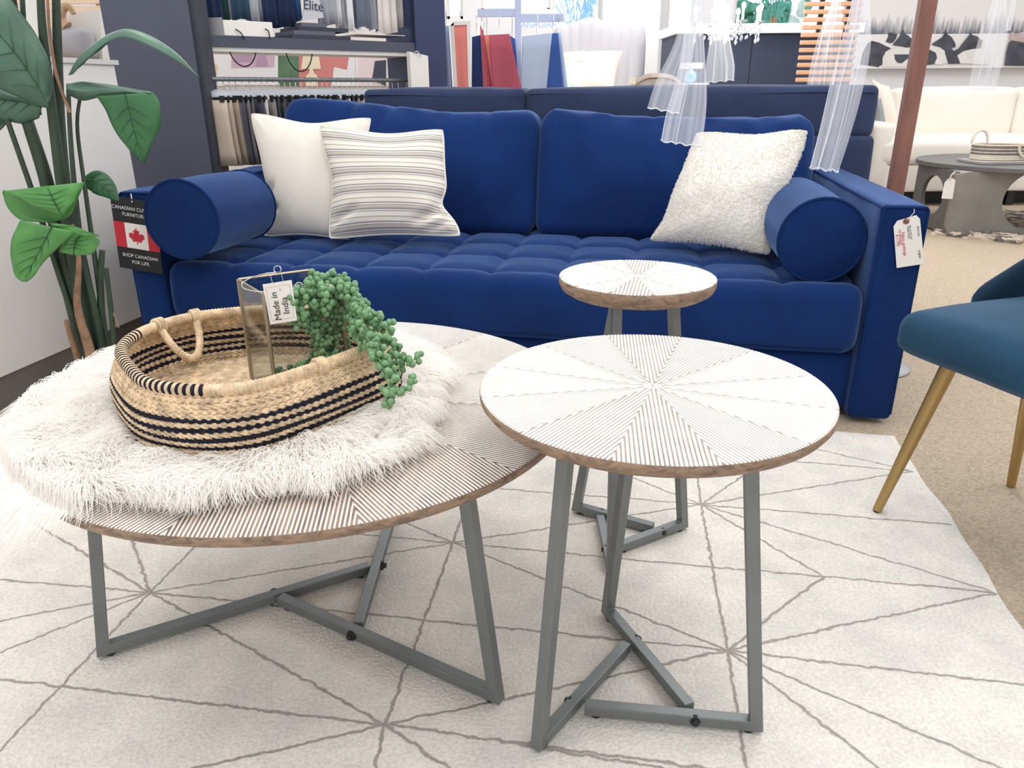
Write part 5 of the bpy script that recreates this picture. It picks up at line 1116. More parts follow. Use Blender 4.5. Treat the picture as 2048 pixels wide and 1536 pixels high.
# ================================================================== the middle of the shop
# fabric sample stand behind the dark sofa
YF = 5.3
fs = empty('fabric_stand', (*ay(1010, 160, YF)[:2], FZ), 'white metal stand with long fabric samples behind the dark sofa', 'display stand')
for (a, b, py) in ((955, 1032, 26), (1040, 1128, 36)):
    mb = MB(); mb.box(tuple((ay(a, py, YF)+ay(b, py, YF))/2), (ay(b, py, YF)[0]-ay(a, py, YF)[0], 0.03, 0.045)); part('rail', mb, mat('pale_blue_metal', rgb(196, 208, 236), 0.5), fs, smooth=False)
for px in (1036,):
    p = ay(px, 60, YF); mb = MB(); mb.box((p[0], YF, 1.0), (0.04, 0.04, 2.0)); part('post', mb, mat('pale_blue_metal', rgb(196, 208, 236), 0.5), fs, smooth=False)
fsz = ay(1000, 31, YF)[2]
def longsample(label, pts, m, Y, hang=(0, 0), frame=None):
    o = empty('fabric_sample', ay(*pts[0], Y), label, 'fabric sample', 'long fabric samples on the stand')
    P = [ay(a, b, Y) for a, b in pts]; low = [p.copy() for p in P]
    for q in (2, 3): d_ = P[q]-P[(3 if q == 2 else 2)-2+ (0 if q == 3 else -0)] if False else None
    # carry the cloth below the sofa top to its own hem
    e = lambda p, q: q+(q-p)/abs(p[2]-q[2])*0.45
    L_, R_ = e(P[0], P[3]), e(P[1], P[2]); n = 14; G = []
    for i in range(n):
        t = i/(n-1); top = P[0]*(1-t)+P[1]*t; bot = L_*(1-t)+R_*t; row = []
        for j in range(10):
            f = j/9; q = top*(1-f)+bot*f; row.append(q+np.array([0, 0.012*math.sin(t*7+f*2+pts[0][0])*f, 0]))
        G.append(row)
    mb = MB(); mb.grid(G); c = part('cloth', mb, m, o); so = c.modifiers.new('t', 'SOLIDIFY'); so.thickness = 0.006
    if frame:
        mb = MB(); w_ = 0.022
        for (a, b) in ((P[0], L_), (P[1], R_), (P[0], P[1]), (L_, R_)): mb.prism([a+[-w_/2, -0.012, -w_/2], b+[-w_/2, -0.012, -w_/2 if abs(a[2]-b[2]) > 0.1 else -w_/2], b+[w_/2, -0.012, w_/2], a+[w_/2, -0.012, w_/2]], (0, 0.016, 0))
        part('border', mb, frame, o, smooth=False)
    cx_ = (P[0]+P[1])/2; mb = MB(); mb.tube(smooth_path([cx_, cx_+[0, 0, 0.05], (cx_[0]+0.004, cx_[1]-0.012, max(cx_[2]+0.07, fsz-0.01)), (cx_[0], cx_[1], max(cx_[2]+0.09, fsz))], 12), 0.0025, 6); part('hook', mb, CHROME, o)
    return o
CORAL = mat('coral_cloth', rgb(226, 132, 122), 0.9, var=0.06, vscale=6); RUST = mat('rust_cloth', rgb(176, 82, 98), 0.9, var=0.08, vscale=4); ROSE = mat('rose_cloth', rgb(198, 108, 118), 0.9)
LGREY = mat('light_grey_cloth', rgb(178, 190, 212), 0.9, var=0.05, vscale=5); MBL = mat('mid_blue_cloth', rgb(58, 90, 156), 0.9); PBL = mat('powder_blue_cloth', rgb(168, 190, 220), 0.9); DBL = mat('ink_blue_cloth', rgb(32, 56, 108), 0.9)
longsample('coral fabric sample with a pale border nearest the dark blue panel', [(904, 48), (937, 46), (940, 166), (911, 168)], CORAL, YF-0.12, frame=PAPER)
longsample('narrow pale blue fabric sample between the dark blue panel and the coral one', [(888, 52), (898, 52), (905, 168), (896, 168)], PBL, YF-0.06)
longsample('ink blue fabric sample hanging just behind the coral bordered one', [(944, 74), (962, 70), (966, 168), (944, 168)], DBL, YF-0.02)
longsample('narrow rose fabric sample hanging next to the ink blue one', [(960, 50), (967, 62), (976, 168), (966, 168)], ROSE, YF-0.04)
longsample('middle narrow rose fabric sample tucked beside the rust one', [(964, 70), (972, 70), (985, 168), (976, 168)], RUST, YF-0.06)
longsample('pale rose fabric sample touching the broad rust one', [(969, 70), (978, 70), (994, 168), (985, 168)], CORAL, YF-0.08)
longsample('broad rust red fabric sample hanging on the stand', [(978, 70), (1019, 68), (1040, 166), (984, 168)], RUST, YF-0.12)
longsample('ink blue fabric sample showing behind the broad rust one', [(1018, 70), (1030, 78), (1036, 168), (1030, 168)], MBL, YF-0.03)
longsample('broad light grey fabric sample hanging from a white cord', [(1044, 73), (1104, 66), (1094, 168), (1042, 169)], LGREY, YF-0.12)
longsample('mid blue fabric sample behind the broad light grey one', [(1096, 68), (1116, 66), (1126, 168), (1092, 168)], MBL, YF-0.05)
longsample('powder blue fabric sample at the bed end of the stand', [(1112, 66), (1121, 66), (1134, 168), (1122, 168)], PBL, YF-0.02)
sgn = empty('window_sign', ay(1090, 40, 8.9), 'faint white hanging sign with pale blue lettering near the window', 'sign')
quad('board', mat('bright_white_board', rgb(244, 248, 255), 0.6), [(1034, 56), (1112, 56), (1112, 18), (1034, 18)], 8.9, 0.02, sgn)
mb = MB()
for px in (1040, 1106): q = ay(px, 18, 8.9); mb.tube([q, (q[0], q[1], 3.15)], 0.003, 5)
part('hanging_wire', mb, WIRE, sgn)
text('lettering', 'CANADIAN', 0.085, mat('pale_blue_print', rgb(170, 196, 232), 0.7), frameM(ay(1073, 49, 8.885), (1, 0, 0), (0, 0, 1)), sgn)

# tufted bed headboard with pillows
YH = 7.6
hb_ = empty('bed', (*ay(1190, 165, YH)[:2], FZ), 'white bed with a tall tufted headboard behind the dark sofa', 'bed')
top = [(1118, 60), (1150, 50), (1180, 41), (1210, 50), (1240, 53), (1268, 46), (1278, 62)]
n = 90; pxs = np.linspace(1118, 1278, n); tops = np.interp(pxs, [q[0] for q in top], [q[1] for q in top]); G = []
for i in range(n):
    T_ = ay(pxs[i], tops[i], YH); col_ = []
    for j in range(24):
        f = j/23; z = T_[2]*(1-f)+0.35*f; zrel = T_[2]-z; u = (pxs[i]-1118)/20.0
        chan = abs(math.sin(u*PI)) ; dep = 0.045*chan**0.6*min(1, zrel/0.10)*(1 if f < 0.95 else 0.5)
        col_.append((T_[0], YH-dep, z))
    G.append(col_)
mb = MB(); mb.grid(np.array(G)); 
hd = part('headboard', mb, mat('grey_white_linen', rgb(204, 202, 208), 0.95), hb_); so = hd.modifiers.new('t', 'SOLIDIFY'); so.thickness = 0.07; so.offset = -1
mxa, mxb = ay(1112, 160, YH)[0], ay(1285, 160, YH)[0]
mb = moved(rbox((mxb-mxa)/2, 0.7, 0.14, 0.06, (8, 8, 3), (0, 0, 0.02)), (mxa+mxb)/2, YH-0.75, 0.62); part('mattress', mb, OFFW, hb_)
mb = moved(rbox((mxb-mxa)/2, 0.7, 0.2, 0.02, (4, 4, 3)), (mxa+mxb)/2, YH-0.75, 0.25); part('bed_base', mb, LGREY, hb_)
def plain_pillow(label, TL, TR, BL, BR, thick, m, seed, cat='pillow', name='bed_pillow', group=None):
    TL, TR, BL, BR = [np.array(q, float) for q in (TL, TR, BL, BR)]; n = 26; t = np.linspace(-1, 1, n); a, b = np.meshgrid(t, t, indexing='ij')
    A = a*(1-0.06*(1-b**2)); B = b*(1-0.06*(1-a**2)); u_, v_ = (A+1)/2, (B+1)/2
    P = BL*((1-u_)*(1-v_))[..., None]+BR*(u_*(1-v_))[..., None]+TL*((1-u_)*v_)[..., None]+TR*(u_*v_)[..., None]
    nr = np.cross(TR-TL, TL-BL); nr /= np.linalg.norm(nr); T = ((1-a**2)*(1-b**2)).clip(0)**0.5*thick+0.008*smoothn(a, b, 0*a, 4, seed)*((1-a**2)*(1-b**2)).clip(0)
    mb = MB(); mb.grid(P+nr*T[..., None]); mb.grid((P-nr*T[..., None])[::-1]); o = part(name, mb, m); return tag(o, label, cat, group)
YK = YH-0.35
plain_pillow('beige square pillow with a fringed edge leaning on the headboard', ay(1168, 103, YK), ay(1246, 102, YK), ay(1140, 180, YK-0.25), ay(1226, 180, YK-0.25), 0.10, mat('blush_linen', rgb(236, 226, 214), 0.95), 5)
plain_pillow('soft white sleeping pillow behind the beige fringed one', ay(1122, 104, YK+0.15), ay(1170, 100, YK+0.15), ay(1122, 150, YK+0.1), ay(1172, 150, YK+0.1), 0.08, OFFW, 6)
plain_pillow('pale mint patterned pillow next to the beige fringed one', ay(1128, 128, YK-0.1), ay(1165, 126, YK-0.1), ay(1126, 184, YK-0.3), ay(1168, 184, YK-0.3), 0.08, mat('mint_pattern', rgb(222, 232, 226), 0.9, var=0.12, vscale=22), 7)
hbt = quad('headboard_tag', PAPER, [(1257, 66), (1271, 64), (1271, 93), (1257, 93)], YH-0.08, 0.002); tag(hbt, 'white paper tag hanging on the edge of the tufted headboard', 'tag')

# wide white pier behind the bed
pa_, pb_ = ay(1206, 0, 9.0), ay(1322, 0, 9.0); mb = MB(); mb.box(((pa_[0]+pb_[0])/2, 9.1, 1.6), (pb_[0]-pa_[0], 0.22, 3.22)); struct('pillar', mb, wall_m)
# taupe armchair with nailheads, only its back shows
YAc = 5.45
ac = empty('armchair', (*ay(1300, 165, YAc)[:2], FZ), 'taupe armchair with a curved nailhead back behind the dark sofa', 'chair')
TAUPE = mat('taupe_linen', rgb(186, 172, 162), 0.9, var=0.05, vscale=8)
x0_, x1_ = ay(1255, 160, YAc)[0], ay(1372, 160, YAc)[0]; zt_ = ay(1290, 146, YAc)[2]
n = 40; t = np.linspace(0, 1, n); G = []
for tt in t:
    x = lerp(x0_, x1_, tt); z = zt_-0.10*abs(2*tt-1)**3-0.02*max(0, tt-0.3); yy = YAc+0.10*math.sin(tt*PI)*-1
    G.append([(x, yy-0.03, 0.32), (x, yy-0.045, (z+0.3)/2), (x, yy-0.03, z-0.03), (x, yy, z), (x, yy+0.05, z-0.03), (x, yy+0.06, 0.32)])
mb = MB(); mb.grid(np.array(G)); bk = part('back', mb, TAUPE, ac)
mb = MB()
for tt in np.linspace(0.03, 0.97, 40):
    x = lerp(x0_, x1_, tt); z = zt_-0.10*abs(2*tt-1)**3-0.02*max(0, tt-0.3); mb.sphere((x, YAc-0.10*math.sin(tt*PI)-0.034, z-0.028), 0.005, 6, 4)
part('nailhead_trim', mb, GOLD, bk)
mb = moved(rbox((x1_-x0_)/2, 0.32, 0.16, 0.06, (6, 6, 4), (0, 0, 0.02)), (x0_+x1_)/2, YAc+0.36, 0.42); part('seat', mb, OFFW, ac)
for sx_ in (x0_+0.05, x1_-0.05):
    for sy_ in (YAc+0.06, YAc+0.6):
        mb = MB(); mb.tube([(sx_, sy_, FZ), (sx_, sy_, 0.30)], [0.014, 0.022], 8); part('leg', mb, WOOD, ac)
at = quad('armchair_tag', mat('cream_card', rgb(250, 240, 220), 0.7), [(1257, 168), (1271, 168), (1271, 156), (1266, 154), (1262, 154), (1257, 157)], YAc-0.14, 0.002); tag(at, 'cream paper tag hanging on the taupe armchair back', 'tag')

# navy panelled counter with white top, leaning slats
YN = 6.9
NVP = mat('navy_panel', rgb(48, 58, 82), 0.6, bump=0.1, bscale=150, stretch=(1, 1, 12)); 
ct = empty('counter', (*ay(1500, 165, YN)[:2], FZ), 'dark navy panelled shop counter with a white top behind the sofa', 'counter')
xa, xb = ay(1352, 120, YN)[0], ay(1705, 120, YN)[0]; zc = ay(1550, 67, YN)[2]
mb = MB(); mb.box(((xa+xb)/2, YN+0.35, (zc+FZ)/2), (xb-xa, 0.7, zc-FZ)); part('body', mb, NVP, ct, smooth=False)
xm = ay(1500, 120, YN)[0]
for (a, b) in ((xa+0.01, xm-0.006), (xm+0.006, xb-0.01)):
    mb = MB(); mb.box(((a+b)/2, YN-0.006, (zc+0.1)/2), (b-a, 0.012, zc-0.12)); part('front_panel', mb, NVP, ct, smooth=False)
mb = MB(); mb.box(((xa+xb)/2, YN+0.33, zc+0.036), (xb-xa+0.06, 0.82, 0.072)); part('counter_top', mb, mat('white_counter', rgb(240, 242, 248), 0.4), ct, smooth=False)
YL = 6.3
sl = empty('slatted_screen', (*ay(1650, 165, YL)[:2], FZ), 'orange toned wooden slatted bed base standing against the navy counter', 'slatted frame')
ORW = mat('orange_pine', rgb(214, 164, 128), 0.55, var=0.1, vscale=5, stretch=(2, 2, 20))
xl, xr = ay(1598, 100, YL)[0], ay(1712, 100, YL)[0]
z = ay(1650, 8, YL)[2]; k = 0
zstep = ay(1650, 8, YL)[2]-ay(1650, 23.6, YL)[2]
z += 2*zstep
while z > 0.25:
    mb = MB(); mb.box(((xl+xr)/2, YL, z), (xr-xl, 0.016, zstep*0.60)); o = part('slat', mb, ORW, sl, smooth=False); z -= zstep
    bvm = o.modifiers.new('b', 'BEVEL'); bvm.width = 0.005
for x_ in (xl+0.14, xr-0.09):
    mb = MB(); mb.box((x_, YL+0.022, 1.02), (0.035, 0.025, 2.06)); part('rail', mb, DARK, sl, smooth=False)

# green plants outside the end window
def palm(name, label, base, n, ln, m, seed, up=1.0):
    o = empty(name, base, label, 'plant'); r = np.random.default_rng(seed); base = np.array(base, float)
    for k in range(n):
        a = r.uniform(0, 2*PI); t_ = np.linspace(0, 1, 9); hgt = r.uniform(0.6, 1.2)*up; d = np.array([math.cos(a), 0.4*math.sin(a)])
        P = np.column_stack([base[0]+d[0]*ln*t_, base[1]+d[1]*ln*t_, base[2]+1.0+hgt*np.sin(t_*PI*0.62)*ln]); mb = MB(); mb.tube(P, np.linspace(0.008, 0.003, 9), 5)
        for j in range(1, 9):
            for sg_ in (-1, 1):
                e_ = P[j]+np.array([d[1]*sg_*0.0+sg_*0.10*abs(d[1])+d[0]*0.10, 0.05*sg_, -0.16-0.05*r.random()])*ln*0.9; q = P[j]; w_ = np.array([0.012, 0, 0.012]); mb.add([q-w_, q+w_, e_], [(0, 1, 2)])
        part('frond', mb, m, o)
    mb = MB(); mb.tube([base, base+[0, 0, 1.05]], [0.06, 0.04], 10); part('trunk', mb, BARK, o)
    return o
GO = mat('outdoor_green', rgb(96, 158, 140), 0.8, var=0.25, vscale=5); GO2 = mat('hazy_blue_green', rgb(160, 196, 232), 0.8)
palm('palm_plant', 'green palm growing outside the window above the navy counter', (ay(1545, 60, 11.2)[0], 11.2, 0.9), 26, 0.75, GO, 5)
palm('palm_plant', 'hazy palm outside the window between stand and headboard', (ay(1150, 60, 11.0)[0], 11.0, 0.7), 22, 0.8, GO2, 6)
mb = MB(); hg = []
for k in range(260):
    c = np.array([ay(rng.uniform(1475, 1600), 30, 11.9)[0], 11.9+rng.uniform(-0.2, 0.2), rng.uniform(0.9, 2.15)]); mb.sphere(c, rng.uniform(0.05, 0.12), 6, 4, 0, (1, 0.5, 0.8))
tag(part('hedge', mb, mat('hedge_green', rgb(84, 140, 120), 0.9, var=0.4, vscale=12)), 'dense green hedge outside beyond the palm at the counter window', 'hedge')

# chandelier
YD = 5.9
chx, chy_ = ay(1452, 60, YD)[0], YD
cdl = empty('chandelier', (chx, chy_, 1.2), 'lit crystal chandelier hanging low above the dark sofa', 'chandelier')
CRY = bpy.data.materials.new('crystal'); CRY.use_nodes = True; _p = CRY.node_tree.nodes['Principled BSDF']; _p.inputs['Base Color'].default_value = rgb(240, 244, 252); _p.inputs['Roughness'].default_value = 0.05; _p.inputs['Metallic'].default_value = 0.35; _p.inputs['Alpha'].default_value = 0.85
BULB = mat('warm_bulb', (1, 0.96, 0.92, 1), 0.4, emit=14)
zc1 = ay(1452, 52, YD)[2]
mb = MB(); mb.tube([(chx, chy_, zc1-0.10), (chx, chy_, zc1+0.3), (chx, chy_, 3.1)], 0.006, 8); part('stem', mb, CHROME, cdl)
mb = MB(); mb.lathe([(0.004, -0.12), (0.02, -0.09), (0.012, -0.05), (0.05, -0.01), (0.05, 0.01), (0.015, 0.05), (0.02, 0.1), (0.008, 0.14)], (chx, chy_, zc1), 20); part('body', mb, CRY, cdl)
def drop(mb, c, s): 
    c = np.array(c); mb.add([c+[0, 0, s], c+[s*0.45, 0, -s*0.3], c+[0, s*0.45, -s*0.3], c+[-s*0.45, 0, -s*0.3], c+[0, -s*0.45, -s*0.3], c+[0, 0, -s]], [(0, 1, 2), (0, 2, 3), (0, 3, 4), (0, 4, 1), (5, 2, 1), (5, 3, 2), (5, 4, 3), (5, 1, 4)])
for k in range(8):
    a = k*PI/4+0.2; R_ = 0.235; d = np.array([math.cos(a), math.sin(a), 0]); c0 = np.array([chx, chy_, zc1])
    pth = smooth_path([c0+d*0.02, c0+d*0.10+[0, 0, -0.055], c0+d*0.18+[0, 0, -0.03], c0+d*R_+[0, 0, 0.01]], 20); mb = MB(); mb.tube(pth, 0.006, 8); am = part('arm', mb, CRY, cdl)
    e_ = c0+d*R_+np.array([0, 0, 0.01])
    mb = MB(); mb.lathe([(0.004, -0.004), (0.034, 0.006), (0.036, 0.010), (0.010, 0.010), (0.009, 0.012)], e_, 14); part('drip_pan', mb, CRY, am)
    mb = MB(); mb.tube([e_+[0, 0, 0.010], e_+[0, 0, 0.075]], 0.009, 10); part('candle_tube', mb, PAPER, am)
    mb = MB(); mb.sphere(e_+np.array([0, 0, 0.098]), 0.015, 10, 8, 0, (1, 1, 1.6)); part('bulb', mb, BULB, am)
    mb = MB()
    for j, (dx_, dz_) in enumerate(((0.0, -0.035), (0.0, -0.070), (0.022, -0.045), (-0.022, -0.045), (0, -0.100))):
        drop(mb, e_+np.array([-d[1]*dx_, d[0]*dx_, dz_]), 0.018 if j != 4 else 0.026)
    for j in range(5): drop(mb, pth[3+j*3]+np.array([0, 0, -0.028-0.008*(j % 2)]), 0.016)
    part('crystal_drops', mb, CRY, am)
lt = bpy.data.lights.new('chandelier_glow', 'POINT'); lt.energy = 18; lt.shadow_soft_size = 0.2; lt.color = (1, 0.97, 0.95); lo = bpy.data.objects.new('chandelier_glow', lt); COL.objects.link(lo); lo.location = (chx, chy_, zc1+0.12)

# pale blue glass table lamp on a small round stand
YG = 6.1
lp = empty('table_lamp', (*ay(1380, 165, YG)[:2], 0.95), 'small lamp with pale blue glass base behind the hanging sheer curtain', 'lamp')
p = ay(1381, 160, YG); zz = lambda py: ay(1381, py, YG)[2]
mb = MB(); mb.lathe([(0.02, zz(166)), (0.034, zz(162)), (0.044, zz(154)), (0.034, zz(146)), (0.014, zz(140)), (0.012, zz(136))], (p[0], YG, 0), 24); part('glass_base', mb, mat('pale_blue_glass', rgb(150, 200, 222), 0.15, alpha=0.8), lp)
mb = MB(); mb.lathe([(0.085, zz(137)), (0.085, zz(126)), (0.083, zz(126)), (0.083, zz(137))], (p[0], YG, 0), 28, caps=False); part('lamp_shade', mb, WHITE, lp)
stx = empty('lamp_stand', (p[0], YG, FZ), 'slim round white side table carrying the pale blue lamp', 'table'); zs_ = zz(166)
mb = MB(); mb.lathe([(0.14, zs_-0.022), (0.14, zs_-0.001), (0.001, zs_-0.001)], (p[0], YG, 0), 28); part('tabletop', mb, WHITE, stx)
mb = MB(); mb.lathe([(0.12, FZ), (0.11, 0.02), (0.016, 0.03), (0.016, zs_-0.022)], (p[0], YG, 0), 24); part('pedestal', mb, WHITE, stx)

# sheer curtains and the canopy rails they hang from
SHR = bpy.data.materials.new('sheer_voile'); SHR.use_nodes = True; nt = SHR.node_tree; nt.nodes.clear()
o_ = nt.nodes.new('ShaderNodeOutputMaterial'); d_ = nt.nodes.new('ShaderNodeBsdfDiffuse'); d_.inputs[0].default_value = rgb(244, 246, 252); t_ = nt.nodes.new('ShaderNodeBsdfTranslucent'); t_.inputs[0].default_value = rgb(246, 248, 254)
m1 = nt.nodes.new('ShaderNodeMixShader'); m1.inputs[0].default_value = 0.5; tr = nt.nodes.new('ShaderNodeBsdfTransparent'); m2 = nt.nodes.new('ShaderNodeMixShader')
lw = nt.nodes.new('ShaderNodeLayerWeight'); lw.inputs[0].default_value = 0.35; mr = nt.nodes.new('ShaderNodeMapRange'); mr.inputs['To Min'].default_value = 0.34; mr.inputs['To Max'].default_value = 0.95; nt.links.new(lw.outputs['Facing'], mr.inputs[0])
nt.links.new(d_.outputs[0], m1.inputs[1]); nt.links.new(t_.outputs[0], m1.inputs[2]); nt.links.new(mr.outputs[0], m2.inputs[0]); nt.links.new(tr.outputs[0], m2.inputs[1]); nt.links.new(m1.outputs[0], m2.inputs[2]); nt.links.new(m2.outputs[0], o_.inputs[0])
HEM = mat('sheer_hem', rgb(240, 242, 248), 0.9, alpha=0.9)
def sheer(label, left, right, at_, folds, amp, seed, group='sheer curtains tied over the display'):
    """left / right: outlines from the top down (px, py)"""
    Lf = smooth_path([at_(*q) for q in left], 40, 3); Rt = smooth_path([at_(*q) for q in right], 40, 3); n = 60; Lf = smooth_path(Lf, 60, 1) if False else Lf; r = np.random.default_rng(seed); ph = r.uniform(0, 6); G = []
    for i in range(n):
        t = i/(n-1); col_ = []
        for j in range(40):
            f = j/39; p = Lf[j]*(1-t)+Rt[j]*t; w_ = np.linalg.norm(Rt[j]-Lf[j])
            tw_ = t+0.05*math.sin(t*5+ph)+0.03*math.sin(f*4+t*9); y_ = amp*(0.35+0.9*f*(0.6+0.4*math.sin(3*t+ph)))*(math.sin(tw_*folds*1.3*PI+ph+1.6*f)+0.55*math.sin(tw_*folds*3.1*PI+ph*2-f*2.6)*(0.5+0.5*math.sin(ph+t*4))+0.2*math.sin(tw_*folds*9+f*3))
            p = p+np.array([0, -1, 0])*y_+np.array([0, 0, 0.25*amp*math.sin(t*folds*2*PI+ph)*(f**3)]); col_.append(p)
        G.append(col_)
    G = np.array(G); mb = MB(); mb.grid(G); o = part('sheer_curtain', mb, SHR); tag(o, label, 'curtain', group)
    mb = MB(); mb.tube(G[:, -1], 0.0022, 5); part('hem', mb, HEM, o)
    return o
fr1 = lambda a, b: asf(a, b, 0.30); fr2 = lambda a, b: asf(a, b, 0.26)
sheer('outer layer of white sheer hanging before the sofa, short and flared', [(1368, -520), (1372, -60), (1368, 20), (1350, 90), (1318, 150), (1310, 165), (1296, 215)], [(1384, -520), (1392, -60), (1394, 20), (1392, 90), (1376, 160), (1366, 190), (1360, 228)], fr1, 3, 0.010, 1)
sheer('long white sheer hanging over the corner of the fuzzy white pillow', [(1374, -520), (1374, -60), (1372, 20), (1366, 100), (1352, 170), (1332, 225), (1322, 282)], [(1392, -520), (1398, -60), (1404, 20), (1410, 120), (1414, 200), (1408, 260), (1402, 294)], fr2, 4, 0.012, 2)
sheer('long twisted white sheer hanging between the fuzzy pillow and the pole', [(1724, -520), (1712, -60), (1702, 20), (1676, 100), (1658, 165), (1640, 250), (1618, 336)], [(1740, -520), (1734, -60), (1738, 20), (1742, 90), (1726, 170), (1706, 250), (1676, 343)], fr2, 5, 0.013, 3)
bk1_ = lambda a, b: ay(a, b, 5.6)
sheer('white sheer hanging in front of the orange slatted frame', [(1672, -60), (1662, 10), (1636, 70), (1620, 130), (1612, 176)], [(1684, -60), (1682, 10), (1682, 70), (1676, 130), (1668, 176)], bk1_, 4, 0.016, 4)
sheer('flared white sheer hanging in front of the chandelier and navy counter', [(1430, -60), (1428, 10), (1420, 80), (1412, 130), (1410, 166)], [(1448, -60), (1452, 10), (1462, 80), (1472, 130), (1470, 160)], lambda a, b: ay(a, b, 5.4), 3, 0.016, 5)
sheer('narrow blue tinted sheer in front of the counter window', [(1592, -60), (1584, 10), (1576, 52)], [(1606, -60), (1610, 10), (1612, 52)], lambda a, b: ay(a, b, 6.5), 3, 0.014, 6)
sheer('white sheer hanging before the framed picture of horses', [(1992, -60), (1984, 10), (1962, 60), (1948, 120), (1938, 178)], [(2008, -60), (2012, 10), (2014, 60), (2004, 120), (1990, 178)], lambda a, b: ay(a, b, 6.6), 4, 0.016, 7)
sheer('white sheer edge hanging beyond the picture of horses at the wall end', [(2026, -60), (2022, 10), (2014, 60)], [(2034, -60), (2032, 10), (2022, 60)], lambda a, b: ay(a, b, 6.8), 2, 0.012, 8)
# canopy rail carrying the sheers


# white sofa against the far wall
YW = 7.3
ws = empty('white_sofa', (4.4, 7.8, FZ), 'long white upholstered sofa below the horses picture', 'sofa')
wx0, wx1 = ay(1745, 300, YW)[0], 6.2
zA, zB_, zC, zD = ay(1900, 283, YW)[2], ay(1900, 330, YW)[2], ay(1900, 384, YW)[2], ay(1900, 176, 8.0)[2]
def wbox(name, x0, x1, y0, y1, z0, z1, r=0.05, puff=(0.01, 0.02, 0.02), seed=1, m=OFFW):
    mb = moved(rbox((x1-x0)/2, (y1-y0)/2, (z1-z0)/2, r, (16, 8, 6), puff, lambda Q, U: Q+0.005*np.column_stack([0*Q[:, 0], smoothn(Q[:, 0], Q[:, 1], Q[:, 2], 5, seed), smoothn(Q[:, 0], Q[:, 1], Q[:, 2], 5, seed+1)])), (x0+x1)/2, (y0+y1)/2, (z0+z1)/2)
    return part(name, mb, m, ws)
wbox('base', wx0, wx1, YW+0.02, 8.55, zC, zB_, 0.02, (0, 0, 0), 3)
xs_ = ay(2030, 230, 8.0)[0]
wbox('seat_cushion', wx0+0.05, 6.15, YW, 8.4, zB_, zA+0.02, 0.06, seed=4)
wbox('back_cushion', ay(1788, 230, 8.0)[0], xs_-0.004, 7.98, 8.25, zA-0.02, zD, 0.07, seed=5)
wbox('back_cushion', xs_+0.004, 6.1, 7.98, 8.25, zA-0.02, zD, 0.07, seed=6)
wbox('back_frame', wx0, wx1, 8.22, 8.55, zC, zD-0.10, 0.04, seed=7)
wbox('arm', wx0-0.02, wx0+0.20, YW+0.02, 8.5, zC, zA+0.16, 0.05, seed=8)
for x_ in (wx0+0.1, 4.8, 6.1):
    for y_ in (YW+0.12, 8.4):
        mb = MB(); mb.box((x_, y_, (zC+FZ)/2), (0.07, 0.07, zC-FZ)); part('foot', mb, DARK, ws, smooth=False)
mb = MB(); mb.box(((wx0+wx1)/2, YW+0.35, (zC+FZ)/2), (wx1-wx0-0.3, 0.2, zC-FZ-0.004)); part('dark_under_block', mb, DARK, ws, smooth=False)  # plain dark block filling the gap under the sofa base
plain_pillow('cream scatter pillow propped in the corner of the white sofa', ay(1745, 158, 7.75), ay(1778, 172, 7.85), ay(1752, 262, 7.7), ay(1800, 276, 7.75), 0.07, mat('warm_white_linen', rgb(238, 226, 212), 0.95), 8, name='scatter_pillow')
plain_pillow('grey scatter pillow peeping out beside the dark sofa corner', ay(1748, 190, 7.62), ay(1762, 196, 7.62), ay(1752, 276, 7.6), ay(1776, 278, 7.6), 0.05, mat('silver_grey_velvet', rgb(150, 154, 158), 0.8), 9, name='scatter_pillow')

# picture of horses in snow
YPi = 9.45
pc_ = empty('picture', ay(1900, 60, YPi), 'wide black and white picture of horses standing in snow', 'picture')
def pk(a, b): return (1700+a/5.885, b/5.885)
def picm():
    m = bpy.data.materials.new('snow_print'); m.use_nodes = True; nt = m.node_tree; N = nt.nodes; K = nt.links; p = N['Principled BSDF']; p.inputs['Roughness'].default_value = 0.7
    g = N.new('ShaderNodeNewGeometry'); s = N.new('ShaderNodeSeparateXYZ'); K.new(g.outputs['Position'], s.inputs[0])
    mp = N.new('ShaderNodeMapping'); mp.inputs['Scale'].default_value = (16, 1, 2.2); K.new(g.outputs['Position'], mp.inputs[0]); n = N.new('ShaderNodeTexNoise'); n.inputs['Scale'].default_value = 1.6; n.inputs['Detail'].default_value = 8; K.new(mp.outputs[0], n.inputs['Vector'])
    zb = ay(1850, 68, YPi)[2]; zt = ay(1850, 12, YPi)[2]
    r = N.new('ShaderNodeMapRange'); r.inputs['From Min'].default_value = zb; r.inputs['From Max'].default_value = zt; K.new(s.outputs[2], r.inputs[0])
    a = N.new('ShaderNodeMath'); a.operation = 'MULTIPLY_ADD'; K.new(n.outputs[0], a.inputs[0]); a.inputs[1].default_value = 1.5; K.new(r.outputs[0], a.inputs[2])
    b = N.new('ShaderNodeMapRange'); b.inputs['From Min'].default_value = 0.75; b.inputs['From Max'].default_value = 1.35; K.new(a.outputs[0], b.inputs[0])
    gt = N.new('ShaderNodeMath'); gt.operation = 'GREATER_THAN'; K.new(s.outputs[2], gt.inputs[0]); gt.inputs[1].default_value = zb
    inv = N.new('ShaderNodeMath'); inv.operation = 'SUBTRACT'; inv.inputs[0].default_value = 1; K.new(gt.outputs[0], inv.inputs[1]); mx = N.new('ShaderNodeMath'); mx.operation = 'MAXIMUM'; K.new(inv.outputs[0], mx.inputs[0]); K.new(b.outputs[0], mx.inputs[1])
    cm = N.new('ShaderNodeMix'); cm.data_type = 'RGBA'; cm.inputs[6].default_value = rgb(112, 116, 126); cm.inputs[7].default_value = rgb(232, 228, 226); K.new(mx.outputs[0], cm.inputs[0]); K.new(cm.outputs[2], p.inputs['Base Color']); return m
